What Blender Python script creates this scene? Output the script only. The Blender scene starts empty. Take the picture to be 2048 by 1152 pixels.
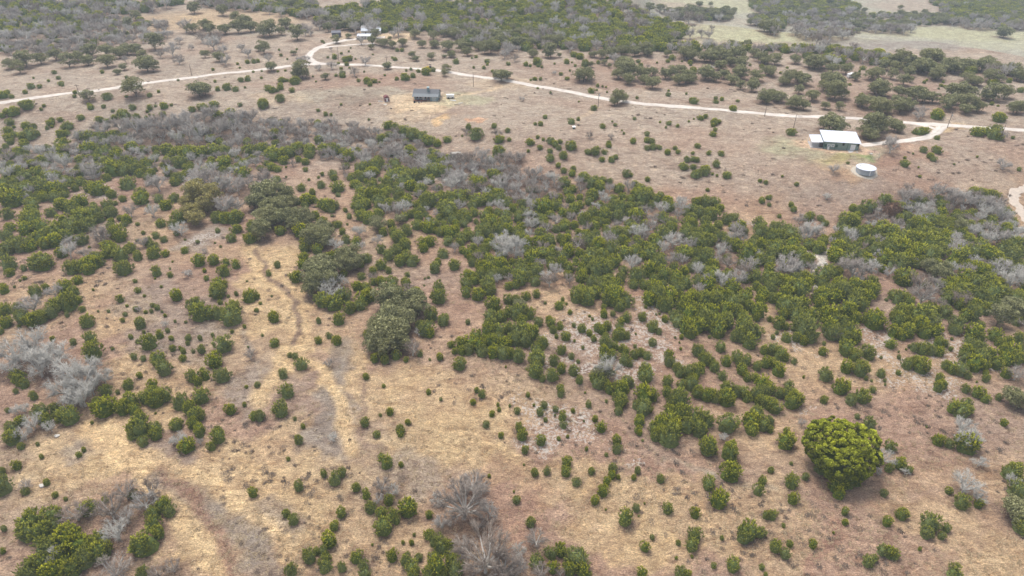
import bpy, math, random
import numpy as np
from mathutils import Vector, Matrix
rnd = random.Random(7)
rng = np.random.RandomState(7)
SC = bpy.context.scene
COL = SC.collection
R = math.radians
# ---------------------------------------------------------------- camera
CH, PITCH, FOC = 130.0, R(33.0), 1365.0       # metres above the near ground, tilt, focal length in photo pixels
cam = bpy.data.cameras.new('camera'); cam.sensor_width = 36; cam.lens = 36 * FOC / 2048
cam.clip_start = 1; cam.clip_end = 9000
cam_ob = bpy.data.objects.new('camera', cam); COL.objects.link(cam_ob)
cam_ob.location = (0, 0, CH); cam_ob.rotation_euler = (R(90) - PITCH, 0, 0)
SC.camera = cam_ob
# ---------------------------------------------------------------- sky and sun (bright overcast)
SUN_EL, SUN_AZ = R(66), R(-30)                # azimuth from +Y (away from the camera), towards +X
w = bpy.data.worlds.new('World'); SC.world = w; w.use_nodes = True
nt = w.node_tree; bg = nt.nodes['Background']
sky = nt.nodes.new('ShaderNodeTexSky'); sky.sky_type = 'NISHITA'; sky.sun_disc = False
sky.sun_elevation = SUN_EL; sky.sun_rotation = SUN_AZ; sky.dust_density = 3.0; sky.air_density = 1.2
hs = nt.nodes.new('ShaderNodeHueSaturation'); hs.inputs['Saturation'].default_value = .42
nt.links.new(sky.outputs[0], hs.inputs['Color']); nt.links.new(hs.outputs[0], bg.inputs[0])
bg.inputs[1].default_value = 0.10
sl = bpy.data.lights.new('sun', 'SUN'); sl.energy = 1.5; sl.angle = R(20); sl.color = (1, .955, .89)
sun = bpy.data.objects.new('sun', sl); COL.objects.link(sun)
sd = Vector((math.sin(SUN_AZ) * math.cos(SUN_EL), math.cos(SUN_AZ) * math.cos(SUN_EL), math.sin(SUN_EL)))
sun.rotation_euler = sd.to_track_quat('Z', 'Y').to_euler(); sun.location = (0, 0, 300)
SC.view_settings.view_transform = 'Standard'; SC.view_settings.look = 'None'
SC.view_settings.exposure = 0.95; SC.view_settings.gamma = 1
SC.render.engine = 'CYCLES'
SC.cycles.max_bounces = 4; SC.cycles.diffuse_bounces = 3; SC.cycles.volume_bounces = 0

# ---------------------------------------------------------------- survey of the plants
# read tile by tile (512 x 288 pieces of the photograph, enlarged four times): x,y,width of each crown
D={}
D[0,3]=dict(j="90,40,130;1060,20,90;1140,70,100;1240,10,110;1490,100,140;1740,30,130;1690,110,80;1590,10,90;0,430,170;15,310,60;130,265,80;200,470,70;2020,480,90;230,690,200;400,660,170;210,790,170;330,790,180;430,750,120;700,600,150;1060,490,80;1300,570,130;1350,620,120;1220,640,120;1220,720,140;1260,800,120;1150,880,220;1090,920,120;540,840,230;420,900,180;340,900,150;620,900,200;780,870,180;800,950,180;660,1000,200;480,980,150;300,1040,180;220,1110,170;400,1110,180;560,1080,180;840,950,100;700,940,140;1140,1130,120;330,195,40;630,180,50;670,140,40;370,400,60;440,500,50;20,950,50;840,540,60;165,110,60;300,95,35;30,770,50;525,535,35",
b="190,20,130;1430,60,130;1600,80,70;600,650,220;880,620,250;1000,480,200;1150,560,200;1200,480,200;930,800,250;1000,680,180;200,430,120;430,1000,150;900,1100,300;1380,1080,150;1250,1130,150")
D[1,3]=dict(j="340,60,80;965,15,65;1155,5,70;1960,25,55;1040,230,125;1000,190,60;540,330,65;630,370,120;685,320,80;340,430,90;1160,260,45;800,440,80;880,490,90;240,650,65;298,695,95;680,640,90;625,745,85;580,855,140;915,600,100;1000,640,90;1095,655,110;1060,545,90;1215,605,160;1015,745,165;1120,700,80;1380,815,90;1440,860,120;1530,900,120;1480,900,150;1385,660,65;420,990,130;535,950,90;550,1060,130;485,950,60;560,1000,90;280,1100,110;685,1075,90;800,990,110;860,1060,100;870,1130,100;1090,985,105;1200,1020,110;1250,1080,140;1300,1000,70;1260,1130,120;1420,1000,100;1450,1060,200;1380,1130,120;1570,1020,150;1510,1130,80;1600,1080,150;257,215,35;1865,350,35;1265,820,30;1175,880,35;1245,885,45;930,900,25",
b="1000,430,160;1100,470,120;1660,580,420;1740,430,240;1870,640,180;1780,740,140;1830,1000,500;1980,1080,300;1650,900,150;610,50,100;980,540,100;1450,540,120;1480,720,150")
D[2,3]=dict(j="80,20,95;230,65,85;105,140,72;375,50,40;837,60,85;840,135,80;440,235,88;430,310,90;515,395,78;183,320,72;280,310,70;635,310,62;805,290,80;800,340,75;760,390,70;730,465,98;665,540,85;1005,305,62;975,362,48;1190,370,76;1020,5,50;1260,20,200;1150,20,110;1200,0,150;1575,105,180;1745,150,170;1750,310,180;1575,400,130;1655,530,155;2005,385,78;1975,460,100;35,540,70;148,720,85;910,680,145;995,605,66;1250,605,100;1468,645,92;1465,815,130;1440,895,115;1065,910,95;1122,840,45;1330,885,45;1890,780,190;1860,830,130;1990,800,100;2040,660,80;1770,1055,130;1040,1120,95;1350,1130,110;1400,1140,80;1615,1065,55;2000,1080,50;195,1030,120;310,960,120;390,940,120;520,1000,190;460,1090,130;570,1100,140;330,1080,110;2030,1140,40;445,35,30;595,135,36;755,180,34;1045,65,25;95,260,20;1680,845,40;1315,1005,30;1440,995,30;750,618,20;1015,670,20;1060,570,20;850,360,40;15,475,25",
b="190,860,200;50,950,150;40,1080,200;1690,40,80;230,1120,150;380,1120,100")
D[3,3]=dict(j="150,60,160;25,300,55;300,355,65;190,390,125;205,530,108;560,420,150;650,400,110;700,370,130;570,480,120;760,310,110;430,270,130;985,110,100;1065,250,110;970,285,80;1135,300,60;928,488,60;1075,650,110;958,712,92;1275,800,110;1310,720,160;1390,830,65;1430,765,75;1370,60,110;1450,90,80;1600,90,180;1540,60,100;1450,465,65;1560,560,130;1690,570,80;1960,310,170;2000,460,150;2010,390,90;35,655,95;65,905,120;175,890,60;140,970,90;360,895,72;970,960,100;920,940,100;1010,970,100;810,1030,110;855,1010,60;1500,1110,135;617,720,50;617,632,65;2040,740,170;1215,935,35;125,745,40;185,250,30;525,805,25",
o="1980,640,200;1960,590,150;2030,700,180",
b="940,210,150;880,310,90;1100,320,80;1600,60,200;1690,240,120;1590,420,230;1680,530,130;1960,400,120")
D[0,2]=dict(j="30,10,80;30,165,120;40,270,110;0,340,60;150,170,110;170,230,130;250,250,140;320,230,120;400,190,120;440,130,130;540,110,170;620,90,80;580,20,100;280,30,120;655,165,55;535,215,42;152,305,32;960,85,70;1100,15,55;1405,55,110;690,260,120;1000,208,40;980,257,38;1118,280,98;1085,165,50;1220,135,40;1255,155,50;1165,190,35;1560,130,140;1590,185,180;1680,190,130;1740,200,110;1870,150,140;1845,215,190;1740,20,140;1990,60,130;1760,75,40;712,390,100;738,497,155;583,430,60;418,405,45;1185,430,140;1275,370,70;1045,388,45;1150,350,30;1370,400,45;1505,395,60;1500,440,40;1600,400,45;1785,440,165;1380,480,60;1610,485,80;1465,505,50;1545,505,35;1710,567,150;1068,548,55;1145,560,50;1260,560,135;1305,635,140;1115,697,52;1020,770,100;1215,770,85;1540,705,110;1635,690,100;1775,695,135;1575,740,90;840,815,110;830,940,190;790,930,120;980,950,140;1040,890,140;1060,960,110;1160,870,120;1230,880,160;1310,850,130;1220,830,120;1440,910,140;1605,860,145;1520,960,130;1560,1010,140;1590,1020,90;1540,1080,95;1405,1085,108;1840,965,100;2030,1020,80;1115,1030,105;1110,1110,180;1240,1120,110;1070,1130,110;1740,1140,90;1590,1130,110;160,730,120;130,700,120;190,760,90;265,860,75;125,825,45;60,975,45;310,980,140;430,960,100;540,1010,170;360,1050,130;470,1020,90;85,1110,110;160,1060,90;1700,375,35;1970,790,30;1460,560,60;745,12,25;1155,62,25;785,185,20;868,185,28;1295,188,25;1320,220,30;1485,270,28;1400,265,28;1855,345,35;1955,305,35;1890,45,40;1825,65,30;1760,112,45;2040,180,20;900,485,30;1340,340,40;1985,470,20;1245,1000,20;1955,930,40;735,1075,30;940,830,40;1015,142,28;1210,185,35;1100,430,35;1440,480,30",
b="250,440,260;120,520,250;60,620,230;330,520,300;430,560,260;300,630,260;250,130,200;430,30,140;530,680,300;640,740,300;700,660,250;500,800,250;650,870,260;560,900,200;730,800,180;260,1080,170;400,1110,120;190,960,100;830,720,150;1320,290,60;2000,540,100;1110,170,60;130,980,100")
D[1,2]=dict(j="0,60,70;140,230,98;500,260,55;660,245,115;750,155,115;145,435,85;585,378,60;645,418,85;498,420,62;270,535,45;310,540,60;357,600,118;215,685,90;243,815,140;192,965,145;25,1020,90;870,1070,85;880,705,60;1070,985,70;1215,1072,50;1155,1130,80;1380,830,48;1478,888,32;1470,548,60;1630,605,110;1600,620,60;1765,815,48;1808,845,68;1735,910,48;1935,930,36;1945,970,36;2030,940,30;1888,1005,50;1840,1090,60;1460,60,150;540,90,150;620,110,150;700,60,140;860,70,150;830,130,110;900,60,120;1100,20,120;1160,30,100;1280,30,100;1400,210,120;1360,320,145;1310,290,80;1500,250,110;1390,350,100;890,370,80;1030,570,80;1120,530,90;1200,570,50;1310,520,60;950,560,80;1010,520,80;1170,230,80;1680,30,100;1775,45,120;1870,10,120;1900,130,140;1870,220,120;1960,220,120;2020,190,100;2020,90,90;1880,290,130;1850,340,120;1950,340,130;2020,320,110;1560,450,60;1590,500,60;1640,440,110;1650,500,80;1720,430,130;1700,490,100;1790,450,120;1810,500,110;1760,380,110;1880,420,140;1900,500,130;1970,510,130;1980,440,120;2030,520,100;1940,400,110;2030,420,90;125,65,20;50,378,25;10,770,50;5,175,40;1020,780,38;995,1015,30;310,1045,35;375,1105,40;1695,270,45;1998,630,22;1390,570,25;35,120,30",
o="1070,110,250;1260,110,200;1300,170,180;1110,190,240;1050,250,200;1180,260,200;1060,380,280;960,400,180;1150,350,180;940,480,150;1040,470,200;1140,450,180;440,20,150;960,320,150",
b="600,20,180;1250,490,160;1300,350,80;1220,10,120;580,600,90")
D[2,2]=dict(j="30,100,90;110,65,80;195,45,72;50,190,160;140,200,110;75,260,110;60,340,150;140,350,160;210,270,80;30,400,130;110,410,140;180,340,90;240,435,120;380,135,85;265,118,28;405,90,40;463,192,42;435,125,25;520,60,140;600,70,160;660,30,130;560,30,120;820,60,190;900,90,150;860,140,110;760,90,110;780,20,150;1100,80,130;1160,50,160;1260,60,150;1230,130,140;1180,120,90;735,205,72;735,150,52;805,205,48;645,245,32;620,222,25;915,235,90;870,270,70;855,305,65;1045,225,90;1225,245,65;1125,305,110;1175,345,60;560,320,80;495,295,42;310,270,90;330,330,70;385,300,70;290,240,50;430,385,85;355,385,40;690,310,90;760,305,80;720,330,90;620,360,55;655,400,60;750,385,70;860,365,110;920,380,60;830,390,70;1125,430,75;1355,390,42;1305,395,22;1350,485,28;740,430,90;830,460,70;735,500,90;740,550,90;800,530,90;780,450,90;910,500,80;900,570,100;940,590,80;980,530,80;1080,535,80;1030,510,80;880,480,70;50,540,120;200,490,110;195,560,150;190,620,120;185,660,130;395,495,80;475,545,55;530,585,36;335,580,90;395,640,90;320,690,120;350,700,70;243,720,62;493,660,92;540,732,74;388,800,72;390,840,70;128,852,42;255,935,62;225,990,66;348,965,55;405,1020,80;268,1052,42;412,1088,70;488,980,42;612,930,55;665,1045,55;715,1110,90;40,980,58;55,1110,75;80,1145,80;755,905,28;1070,680,150;1070,640,100;850,980,70;700,740,150;660,700,100;870,800,150;870,880,140;920,740,110;950,760,70;780,800,100;860,920,100;1070,840,170;1050,820,110;1130,860,100;1050,950,150;1000,930,90;1090,960,80;1020,1055,100;1010,1130,70;1245,745,100;1240,830,90;1340,870,180;1300,900,120;1260,960,90;1360,770,90;1440,760,130;1450,720,80;1490,830,100;1560,850,120;1610,850,90;1630,880,80;1720,800,130;1720,880,150;1790,820,110;1860,830,110;1880,870,90;1950,850,120;2010,820,120;2010,760,120;2020,900,120;1970,900,80;1260,540,90;1260,590,90;1320,630,90;1350,670,90;1410,670,110;1470,660,120;1510,640,90;1400,700,60;1490,500,110;1550,565,115;1620,625,100;1600,580,60;1685,700,82;1715,580,100;1800,540,110;1840,600,120;1840,650,100;1880,570,90;1880,710,80;1950,710,80;1960,620,90;2030,590,110;1670,465,98;2020,490,90;1905,470,30;1380,120,150;1450,90,150;1540,100,180;1620,90,160;1700,60,130;1780,110,150;1800,180,120;1720,170,140;1600,190,160;1500,180,150;1420,200,160;1400,300,150;1430,350,120;1480,290,160;1560,250,180;1640,280,200;1650,330,150;1720,260,150;1300,220,110;1370,150,110;1440,40,90;1860,290,170;1900,350,150;1830,370,140;1960,340,120;1900,420,140;1790,380,100;1970,180,130;1960,230,80;1985,140,80;1350,1010,180;1280,1050,180;1200,1080,150;1150,1110,120;1480,1040,170;1560,1050,140;1400,1080,160;1300,1120,140;1500,1120,150;1730,1075,170;1920,1050,150;1960,1000,130;2010,1080,130;1920,1120,120;985,465,35;500,420,28;567,475,32;585,835,22;175,935,25;345,1015,20;575,1062,20;1070,150,30;1155,210,22;1180,205,22;1340,435,18;1580,390,30;990,365,20",
o="60,160,130;740,690,150",b="780,650,230;1500,0,100")
D[3,2]=dict(j="180,130,200;120,100,150;230,200,150;130,200,110;280,120,130;15,245,55;90,280,110;140,300,70;70,355,38;240,10,180;430,60,180;470,20,150;420,130,120;540,60,150;600,20,160;680,110,170;640,170,150;740,130,120;720,60,150;780,60,130;840,20,130;480,210,160;540,200,120;350,220,130;600,260,120;700,230,110;310,310,200;220,310,80;300,250,150;150,390,100;230,390,90;340,380,130;290,420,80;500,290,150;520,250,130;520,350,150;650,340,160;690,390,130;620,400,120;850,250,180;880,270,130;790,240,100;1060,70,150;1120,100,120;1000,50,90;948,92,32;1080,190,170;1060,240,150;1010,220,90;1200,220,190;1280,200,150;1300,270,160;1340,330,130;1220,300,150;1120,340,130;1010,345,110;1070,370,100;1260,350,120;1150,270,130;1290,150,120;1420,190,120;1350,180,90;1500,60,150;1440,30,120;1540,130,110;1650,120,130;1640,200,140;1580,220,110;1520,280,140;1500,330,100;1560,30,150;1700,60,140;1800,30,200;1880,40,150;1980,70,150;1700,300,90;1650,350,140;1700,390,100;1620,400,80;1820,370,120;1860,430,90;1930,420,80;2010,400,90;2030,470,80;1785,180,50;40,480,120;100,520,120;140,550,80;208,580,62;20,590,90;90,650,120;60,620,70;440,505,75;640,480,140;700,540,100;800,510,120;820,540,80;630,630,110;745,640,140;465,690,125;590,790,125;665,890,100;760,860,130;838,808,60;448,890,72;905,680,80;785,722,36;828,740,25;938,770,24;935,740,28;988,440,100;1135,465,36;1048,550,40;1045,675,45;1240,480,120;1180,470,90;1300,490,100;1370,500,100;1370,430,90;1420,440,70;1120,600,110;1180,590,100;1235,620,140;1462,485,40;1590,500,120;1640,460,130;1700,480,110;1580,560,100;1660,590,170;1700,560,140;1740,620,90;1790,520,120;1830,600,110;1940,510,160;1910,560,130;1900,490,100;2030,560,80;1980,560,120;1430,610,90;1480,640,100;1540,640,130;1600,700,60;1375,715,80;1365,785,100;1400,770,80;1748,720,72;1745,680,50;1910,680,90;1585,805,78;1685,830,105;1745,880,80;1850,872,62;1490,950,110;1590,920,90;1560,970,150;1600,970,90;1890,1075,60;170,770,80;180,840,130;230,880,140;200,900,140;20,800,110;90,840,90;60,950,120;20,930,110;15,1060,90;815,1080,100;715,1025,50;20,1130,60;40,390,45;450,440,36;905,555,25;1045,510,20;1105,490,18;1470,405,28;285,710,25;1670,750,20;1270,1110,20;150,1140,60",
o="1960,890,170;2020,930,150;1850,250,180;1960,180,180;2020,230,120;1930,150,100",
b="1240,60,230;1560,90,180;1990,690,150;550,370,110;1560,1110,200;1620,590,80;270,1080,80;1390,130,90")
D[0,1]=dict(j="90,430,190;250,470,130;240,520,100;60,560,110;40,15,60;190,5,70;75,660,100;40,720,120;230,600,190;200,670,140;310,650,150;250,560,110;180,350,140;330,340,150;420,350,150;500,360,120;510,400,90;400,540,110;490,480,120;560,490,150;640,450,130;590,530,100;690,580,200;740,540,160;640,560,140;690,640,150;790,590,100;745,480,60;500,610,130;560,650,160;620,670,120;440,680,160;380,720,150;300,750,160;430,770,140;360,790,120;520,720,130;650,760,120;170,800,160;230,810,130;110,780,120;60,830,130;20,870,100;490,865,110;270,950,120;330,940,170;350,970,110;60,950,150;75,1025,80;188,990,60;570,985,130;640,970,140;720,950,140;790,940,100;760,900,100;700,1000,110;615,1085,85;510,1140,130;780,350,160;720,340,120;840,370,80;850,270,80;900,190,190;860,150,140;980,200,150;1020,130,120;1060,150,100;1080,200,120;1170,160,110;1120,230,100;1170,260,80;1015,305,155;890,400,85;978,435,72;1125,430,145;1120,380,90;1265,430,95;1325,485,120;1390,430,100;855,490,100;880,540,130;1010,600,100;960,590,60;995,635,65;885,615,60;600,350,80;380,250,130;450,250,100;520,280,90;300,220,120;260,160,100;150,60,110;130,90,80;220,110,70;500,50,120;700,40,140;760,30,100;840,60,130;930,90,110;1050,30,120;1140,40,100;640,120,90;130,220,130;200,250,130;60,240,90;30,320,100;930,700,150;900,670,100;960,740,110;860,820,130;900,850,140;960,880,140;850,870,110;1040,830,100;1100,895,90;1180,780,85;1245,730,65;1225,815,90;1225,870,115;1322,875,68;1310,760,60;985,990,140;1248,1015,95;1285,630,90;1385,640,90;1430,580,120;1410,710,55;1335,40,120;1420,60,120;1430,140,140;1350,140,80;1520,160,70;1500,70,150;1600,60,150;1700,50,140;1790,140,140;1680,160,90;1800,50,120;1340,230,80;1420,270,110;1400,300,90;1240,205,50;1940,220,140;1940,150,90;1900,110,60;1990,50,120;1750,280,50;1740,580,110;1870,580,150;1800,590,120;1910,570,90;1720,600,80;1890,675,95;1850,750,90;1475,845,72;1590,930,115;1705,925,95;1805,940,70;1790,1010,115;1885,960,85;1745,1110,120;1790,1120,70;1650,1070,50;1580,780,36;1635,1010,40;1360,1045,50;1080,1095,36;1870,370,40;1740,690,50;1190,500,40;2000,750,110;2020,660,120;920,470,50;360,1140,60;30,1140,60;1145,710,35;1100,640,35;1095,770,30;195,1070,40;160,1090,25;115,1140,25;1380,940,20;1360,995,20;1765,820,25;1480,765,20;1720,790,20;1975,1095,20;715,825,25;1240,1075,20;1070,510,20;1290,1140,25;1005,1050,20",
o="1600,430,220;1700,440,200;1500,470,130;1550,400,150;1560,600,150;1540,560,140;1650,500,160;2030,480,120",
b="570,780,130;720,210,180;740,250,120;310,60,140;60,100,110;500,150,150;60,230,130;420,120,130;560,40,120;1260,310,180;1200,290,100;1340,220,100;1600,260,220;1680,290,180;1560,330,200;1800,480,220;1880,500,150;1830,290,200;1780,330,150;1900,350,150;1220,540,130;1040,540,120;800,720,170;820,760,130;690,880,130;1140,790,100;1440,680,140;1880,80,120;1500,1030,80;1640,850,50;1980,300,130;550,860,150;1700,190,120")
D[1,1]=dict(j="40,30,130;150,70,180;250,60,140;330,30,130;430,40,120;540,40,130;620,40,130;220,130,100;395,140,70;340,120,70;170,195,80;395,203,50;165,275,75;265,360,60;360,345,90;520,325,85;500,265,30;530,240,40;612,240,90;625,270,70;650,340,125;655,405,50;450,385,70;400,440,120;460,440,80;390,480,80;330,460,70;570,480,150;520,470,90;620,490,90;600,520,80;715,527,45;745,575,55;607,573,26;475,565,85;530,610,90;650,640,80;590,650,50;730,640,25;420,80,100;740,90,130;700,60,100;720,170,70;830,190,120;870,170,100;950,160,150;920,230,120;840,260,110;760,260,90;960,210,90;1000,150,80;790,320,90;830,340,90;850,390,130;930,330,110;940,300,80;920,400,130;830,440,130;830,500,130;880,480,100;780,490,60;1000,400,110;980,450,130;990,500,100;970,550,120;900,590,130;840,570,100;1040,420,90;1050,300,110;1060,320,90;1090,240,130;1130,200,110;1110,160,110;1135,385,100;1160,400,80;1200,450,130;1200,270,180;1170,220,130;1240,330,120;1270,250,130;1330,240,130;1320,360,120;1300,390,90;1380,450,150;1350,480,110;1420,120,120;1440,80,90;1480,150,100;1430,200,160;1390,280,110;1500,220,120;1230,50,110;1250,110,90;1400,50,80;1760,320,140;1740,280,100;1800,300,100;1880,120,80;1940,60,120;1900,240,100;1960,260,80;1470,430,90;1560,430,130;1620,420,130;1680,400,120;1530,530,180;1480,500,100;1590,550,90;1470,590,80;1780,440,150;1850,440,130;1730,480,100;1740,545,90;1830,560,100;1660,630,90;1930,400,130;1950,440,110;2010,460,100;1500,650,100;1470,700,90;1540,700,130;1600,680,90;1370,660,130;1290,640,110;1240,560,80;1200,690,110;1140,740,130;1100,700,100;1080,640,80;1020,700,90;1190,800,110;1120,840,110;1060,880,120;1240,930,120;1150,930,110;1200,900,110;1270,920,80;1000,840,90;1340,780,110;1390,780,100;1340,830,90;1645,740,110;1760,620,50;1740,765,50;1655,850,70;1495,870,110;1430,990,105;1455,940,70;1585,960,115;1725,945,80;1780,880,100;1830,830,110;1850,790,110;1820,870,90;1780,720,100;1830,640,120;1890,620,130;1850,700,130;1940,680,120;1990,620,120;2020,680,120;1890,950,130;1860,990,110;1950,960,130;2010,1010,110;1880,1050,110;1960,900,100;1700,1050,120;1790,1050,110;1750,1080,100;1680,1110,110;1850,1120,150;2020,1130,80;1950,1040,100;885,910,95;840,960,60;380,900,100;370,960,90;170,965,62;320,1060,110;720,760,90;690,700,60;800,770,90;390,830,90;490,840,100;390,780,90;1000,960,110;935,1010,70;845,1055,70;1060,1010,60;1210,1040,50;1080,1110,130;1000,1100,90;940,1100,70;1200,1110,90;810,1130,100;880,1140,90;700,1030,70;650,870,80;610,890,90;560,900,80;1460,1140,100;190,690,90;350,690,140;240,183,22;423,285,26;240,262,22;190,330,20;1560,770,28;1350,1075,20;1380,1068,24;1470,1090,22;1345,1130,20;100,1030,60;120,150,24",
o="70,400,220;180,420,220;250,430,150;20,470,180;120,510,180;200,520,180;130,580,200;60,600,180;230,600,180;50,700,170;20,740,120;360,600,180;320,650,150;420,620,140;470,720,170;530,680,150;440,780,160;560,740,150;540,780,140;980,660,130;970,640,110;1150,610,100;750,900,180;800,950,150;700,920,140;720,980,140;480,980,180;550,960,150;450,1050,170;560,1040,170;620,1000,150;480,1120,180;600,1110,150;280,480,120",
b="60,280,150;100,300,120;20,350,120;290,150,70;640,800,120;850,810,80;970,770,90;1180,510,150;1130,540,100;820,690,130;1120,270,90;1060,200,90;700,190,90;720,250,70;840,110,130;880,90,100;1050,80,150;1100,70,120;1320,150,120;1300,190,90;1490,280,90;1660,130,150;1720,100,110;1590,90,100;1640,200,110;1620,270,170;1560,320,150;1740,190,100;1800,90,140;1960,130,160;2010,90,100;1840,190,100;1980,300,130;2000,350,100;1720,400,100;1950,490,110;2000,540,80;2000,810,240;1990,760,160;1980,870,160;600,1100,160;700,1100,100;930,1060,80;1330,60,90;1440,360,90;1780,160,80;340,70,70;60,220,80;1890,140,120")
D[2,1]=dict(j="225,25,50;130,55,30;305,55,50;375,30,50;470,15,90;345,0,60;410,90,80;305,110,80;370,165,55;415,210,60;490,195,50;480,230,70;775,10,50;610,60,60;670,55,90;740,60,60;720,120,55;795,120,70;830,100,50;1080,30,50;1130,20,70;1180,25,50;1305,30,45;1245,60,58;1328,60,48;1447,70,35;1485,12,55;1575,70,45;1675,75,58;1400,120,60;1450,115,60;1480,125,50;1375,175,85;1450,180,60;1635,158,70;1545,200,90;1540,220,90;1470,240,90;1500,225,80;1605,238,28;1640,250,25;1720,245,80;1565,365,38;2000,450,60;2040,430,30;915,235,80;950,245,40;1085,280,50;980,310,60;1985,290,40;2030,305,40;1480,460,100;1550,460,110;1620,460,90;1660,510,80;1600,560,130;1780,580,80;1720,600,110;1550,610,110;550,980,100;555,1060,120;700,990,200;650,1000,110;760,970,120;450,1040,80;190,1090,110;130,1060,90;60,1010,160;70,960,120;200,990,110;30,1120,80;740,1110,150;820,1120,130;870,1070,100;1130,1115,50;240,870,130;1000,1050,150;1100,1000,150;450,850,130;400,900,110;640,880,150;720,900,140;620,760,150;740,560,150;860,500,150;1000,560,160;1150,780,130;1380,860,150;1520,780,170;1540,900,160;1420,640,150;1560,680,150;420,300,130;640,300,140;1050,420,160;250,500,170;700,330,120;1110,860,150;1890,860,190;2000,700,150;1980,640,130;900,860,140;800,830,130;500,510,110;340,480,130",
b="70,90,100;30,110,100;130,230,120;200,220,110;60,270,130;150,370,130;40,350,130;340,280,120;300,250,80;550,350,110;780,350,100;750,440,90;720,400,80;150,500,110;420,500,90;120,620,80;480,580,110;570,560,90;350,600,120;530,790,140;30,840,200;40,790,140;340,1010,140;1010,710,150;1100,670,120;1050,740,110;1290,770,170;1340,740,100;960,940,160;1000,930,100;1270,920,120;1130,590,100;1360,490,130;1350,450,90;1800,690,150;1830,750,110;1660,860,120;1700,830,110;1730,940,160;1900,970,160;1860,1010,130;1480,1010,130;1680,1090,160;780,680,70;790,740,60;900,670,50;700,760,70;1640,780,60;270,670,110;1330,560,110;1970,880,80")
D[3,1]=dict(j="205,515,65;185,485,50;90,575,42;230,320,38;115,255,25;10,425,50;10,485,36;1245,45,65;1355,45,82;1300,90,70;1325,115,60;1095,155,75;1215,258,30;1490,160,22;1675,100,24;2010,200,42;1095,110,28;340,570,90;310,590,70;420,590,60;460,630,60;1700,390,120;1650,380,90;1780,400,90;1830,410,80;940,440,120;1000,470,60;640,600,150;700,620,130;590,640,90;800,500,130;740,530,100;680,510,70;1110,570,110;1400,480,110;1370,440,80;1390,540,100;1400,590,90;1210,460,90;1630,550,90;1500,580,90;1510,550,80;1790,620,110;1780,600,90;1940,670,90;1880,660,70;1700,730,60;60,660,120;130,680,160;180,720,160;220,760,120;110,740,120;40,740,150;60,830,170;140,870,150;260,870,120;320,920,120;290,930,110;30,880,120;400,820,130;330,800,110;430,790,100;560,830,170;600,800,150;650,860,180;540,880,150;690,830,120;620,910,130;800,920,110;740,880,100;1200,640,150;1300,620,150;1260,660,130;1150,650,110;1350,650,120;1400,670,100;920,660,150;980,700,150;880,700,120;1010,760,170;1100,740,160;1000,830,190;1080,830,180;960,900,170;1040,940,180;1110,920,150;1180,760,170;1250,720,170;1290,800,190;1200,850,190;1300,880,170;1340,760,140;1420,730,120;1140,880,150;1380,830,120;830,780,130;860,840,120;760,700,130;700,690,90;1450,650,90;1600,640,120;1550,700,110;1620,780,140;1700,800,150;1650,860,160;1560,880,160;1750,870,170;1820,900,150;1500,900,130;1900,830,130;1980,800,160;1960,880,150;2020,850,120;1850,960,130;1420,800,120;880,940,80;1100,1060,160;1080,1080,130;1160,1050,90;450,1040,150;500,990,90;430,1090,110;550,1030,110;130,1090,130;220,1080,150;290,1070,120;300,1110,130;180,1120,120;600,1110,150;560,1130,130;700,1120,140;830,1110,130;800,1140,120;1620,970,120;1700,1000,150;1750,1010,130;1580,1060,140;1560,1100,120;1480,1120,120;1400,1120,110;1660,1100,150;1780,1110,140;1850,1110,120;2000,990,110;2030,960,90;1950,1010,80;1205,185,20;1160,75,22;640,150,30",
o="1290,1000,140;1340,1040,130;1420,1000,110;1420,1060,120;1260,980,100;1530,600,80;1540,660,130",
b="530,195,90;990,20,140;1890,160,110;1130,350,100;1100,420,140;1180,420,130;1270,530,130;1300,560,110;1200,500,100;1360,380,140;1450,430,150;1540,400,130;1500,470,130;1580,450,140;1700,470,160;1790,490,170;1860,460,150;1740,540,130;1850,560,150;1900,600,110;1640,620,100;1640,690,120;1800,680,150;1850,730,160;1760,760,130;1900,760,110;1980,740,120;820,600,110;830,640,90;900,580,120;1030,620,120;1050,660,90;880,490,80;340,690,190;300,720,150;400,700,110;660,740,150;620,770,100;890,760,110;880,880,90;1510,810,130;1500,770,110;1490,850,120;1870,980,170;1830,1020,120;1960,1090,210;2010,1070,150;170,970,220;130,990,150;220,1000,150;700,990,260;620,970,150;760,1010,180;730,1080,100;1220,1120,190;470,420,70;250,600,110;1170,930,80;1950,650,100",
r="1000,510,130;940,540,90")
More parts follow.
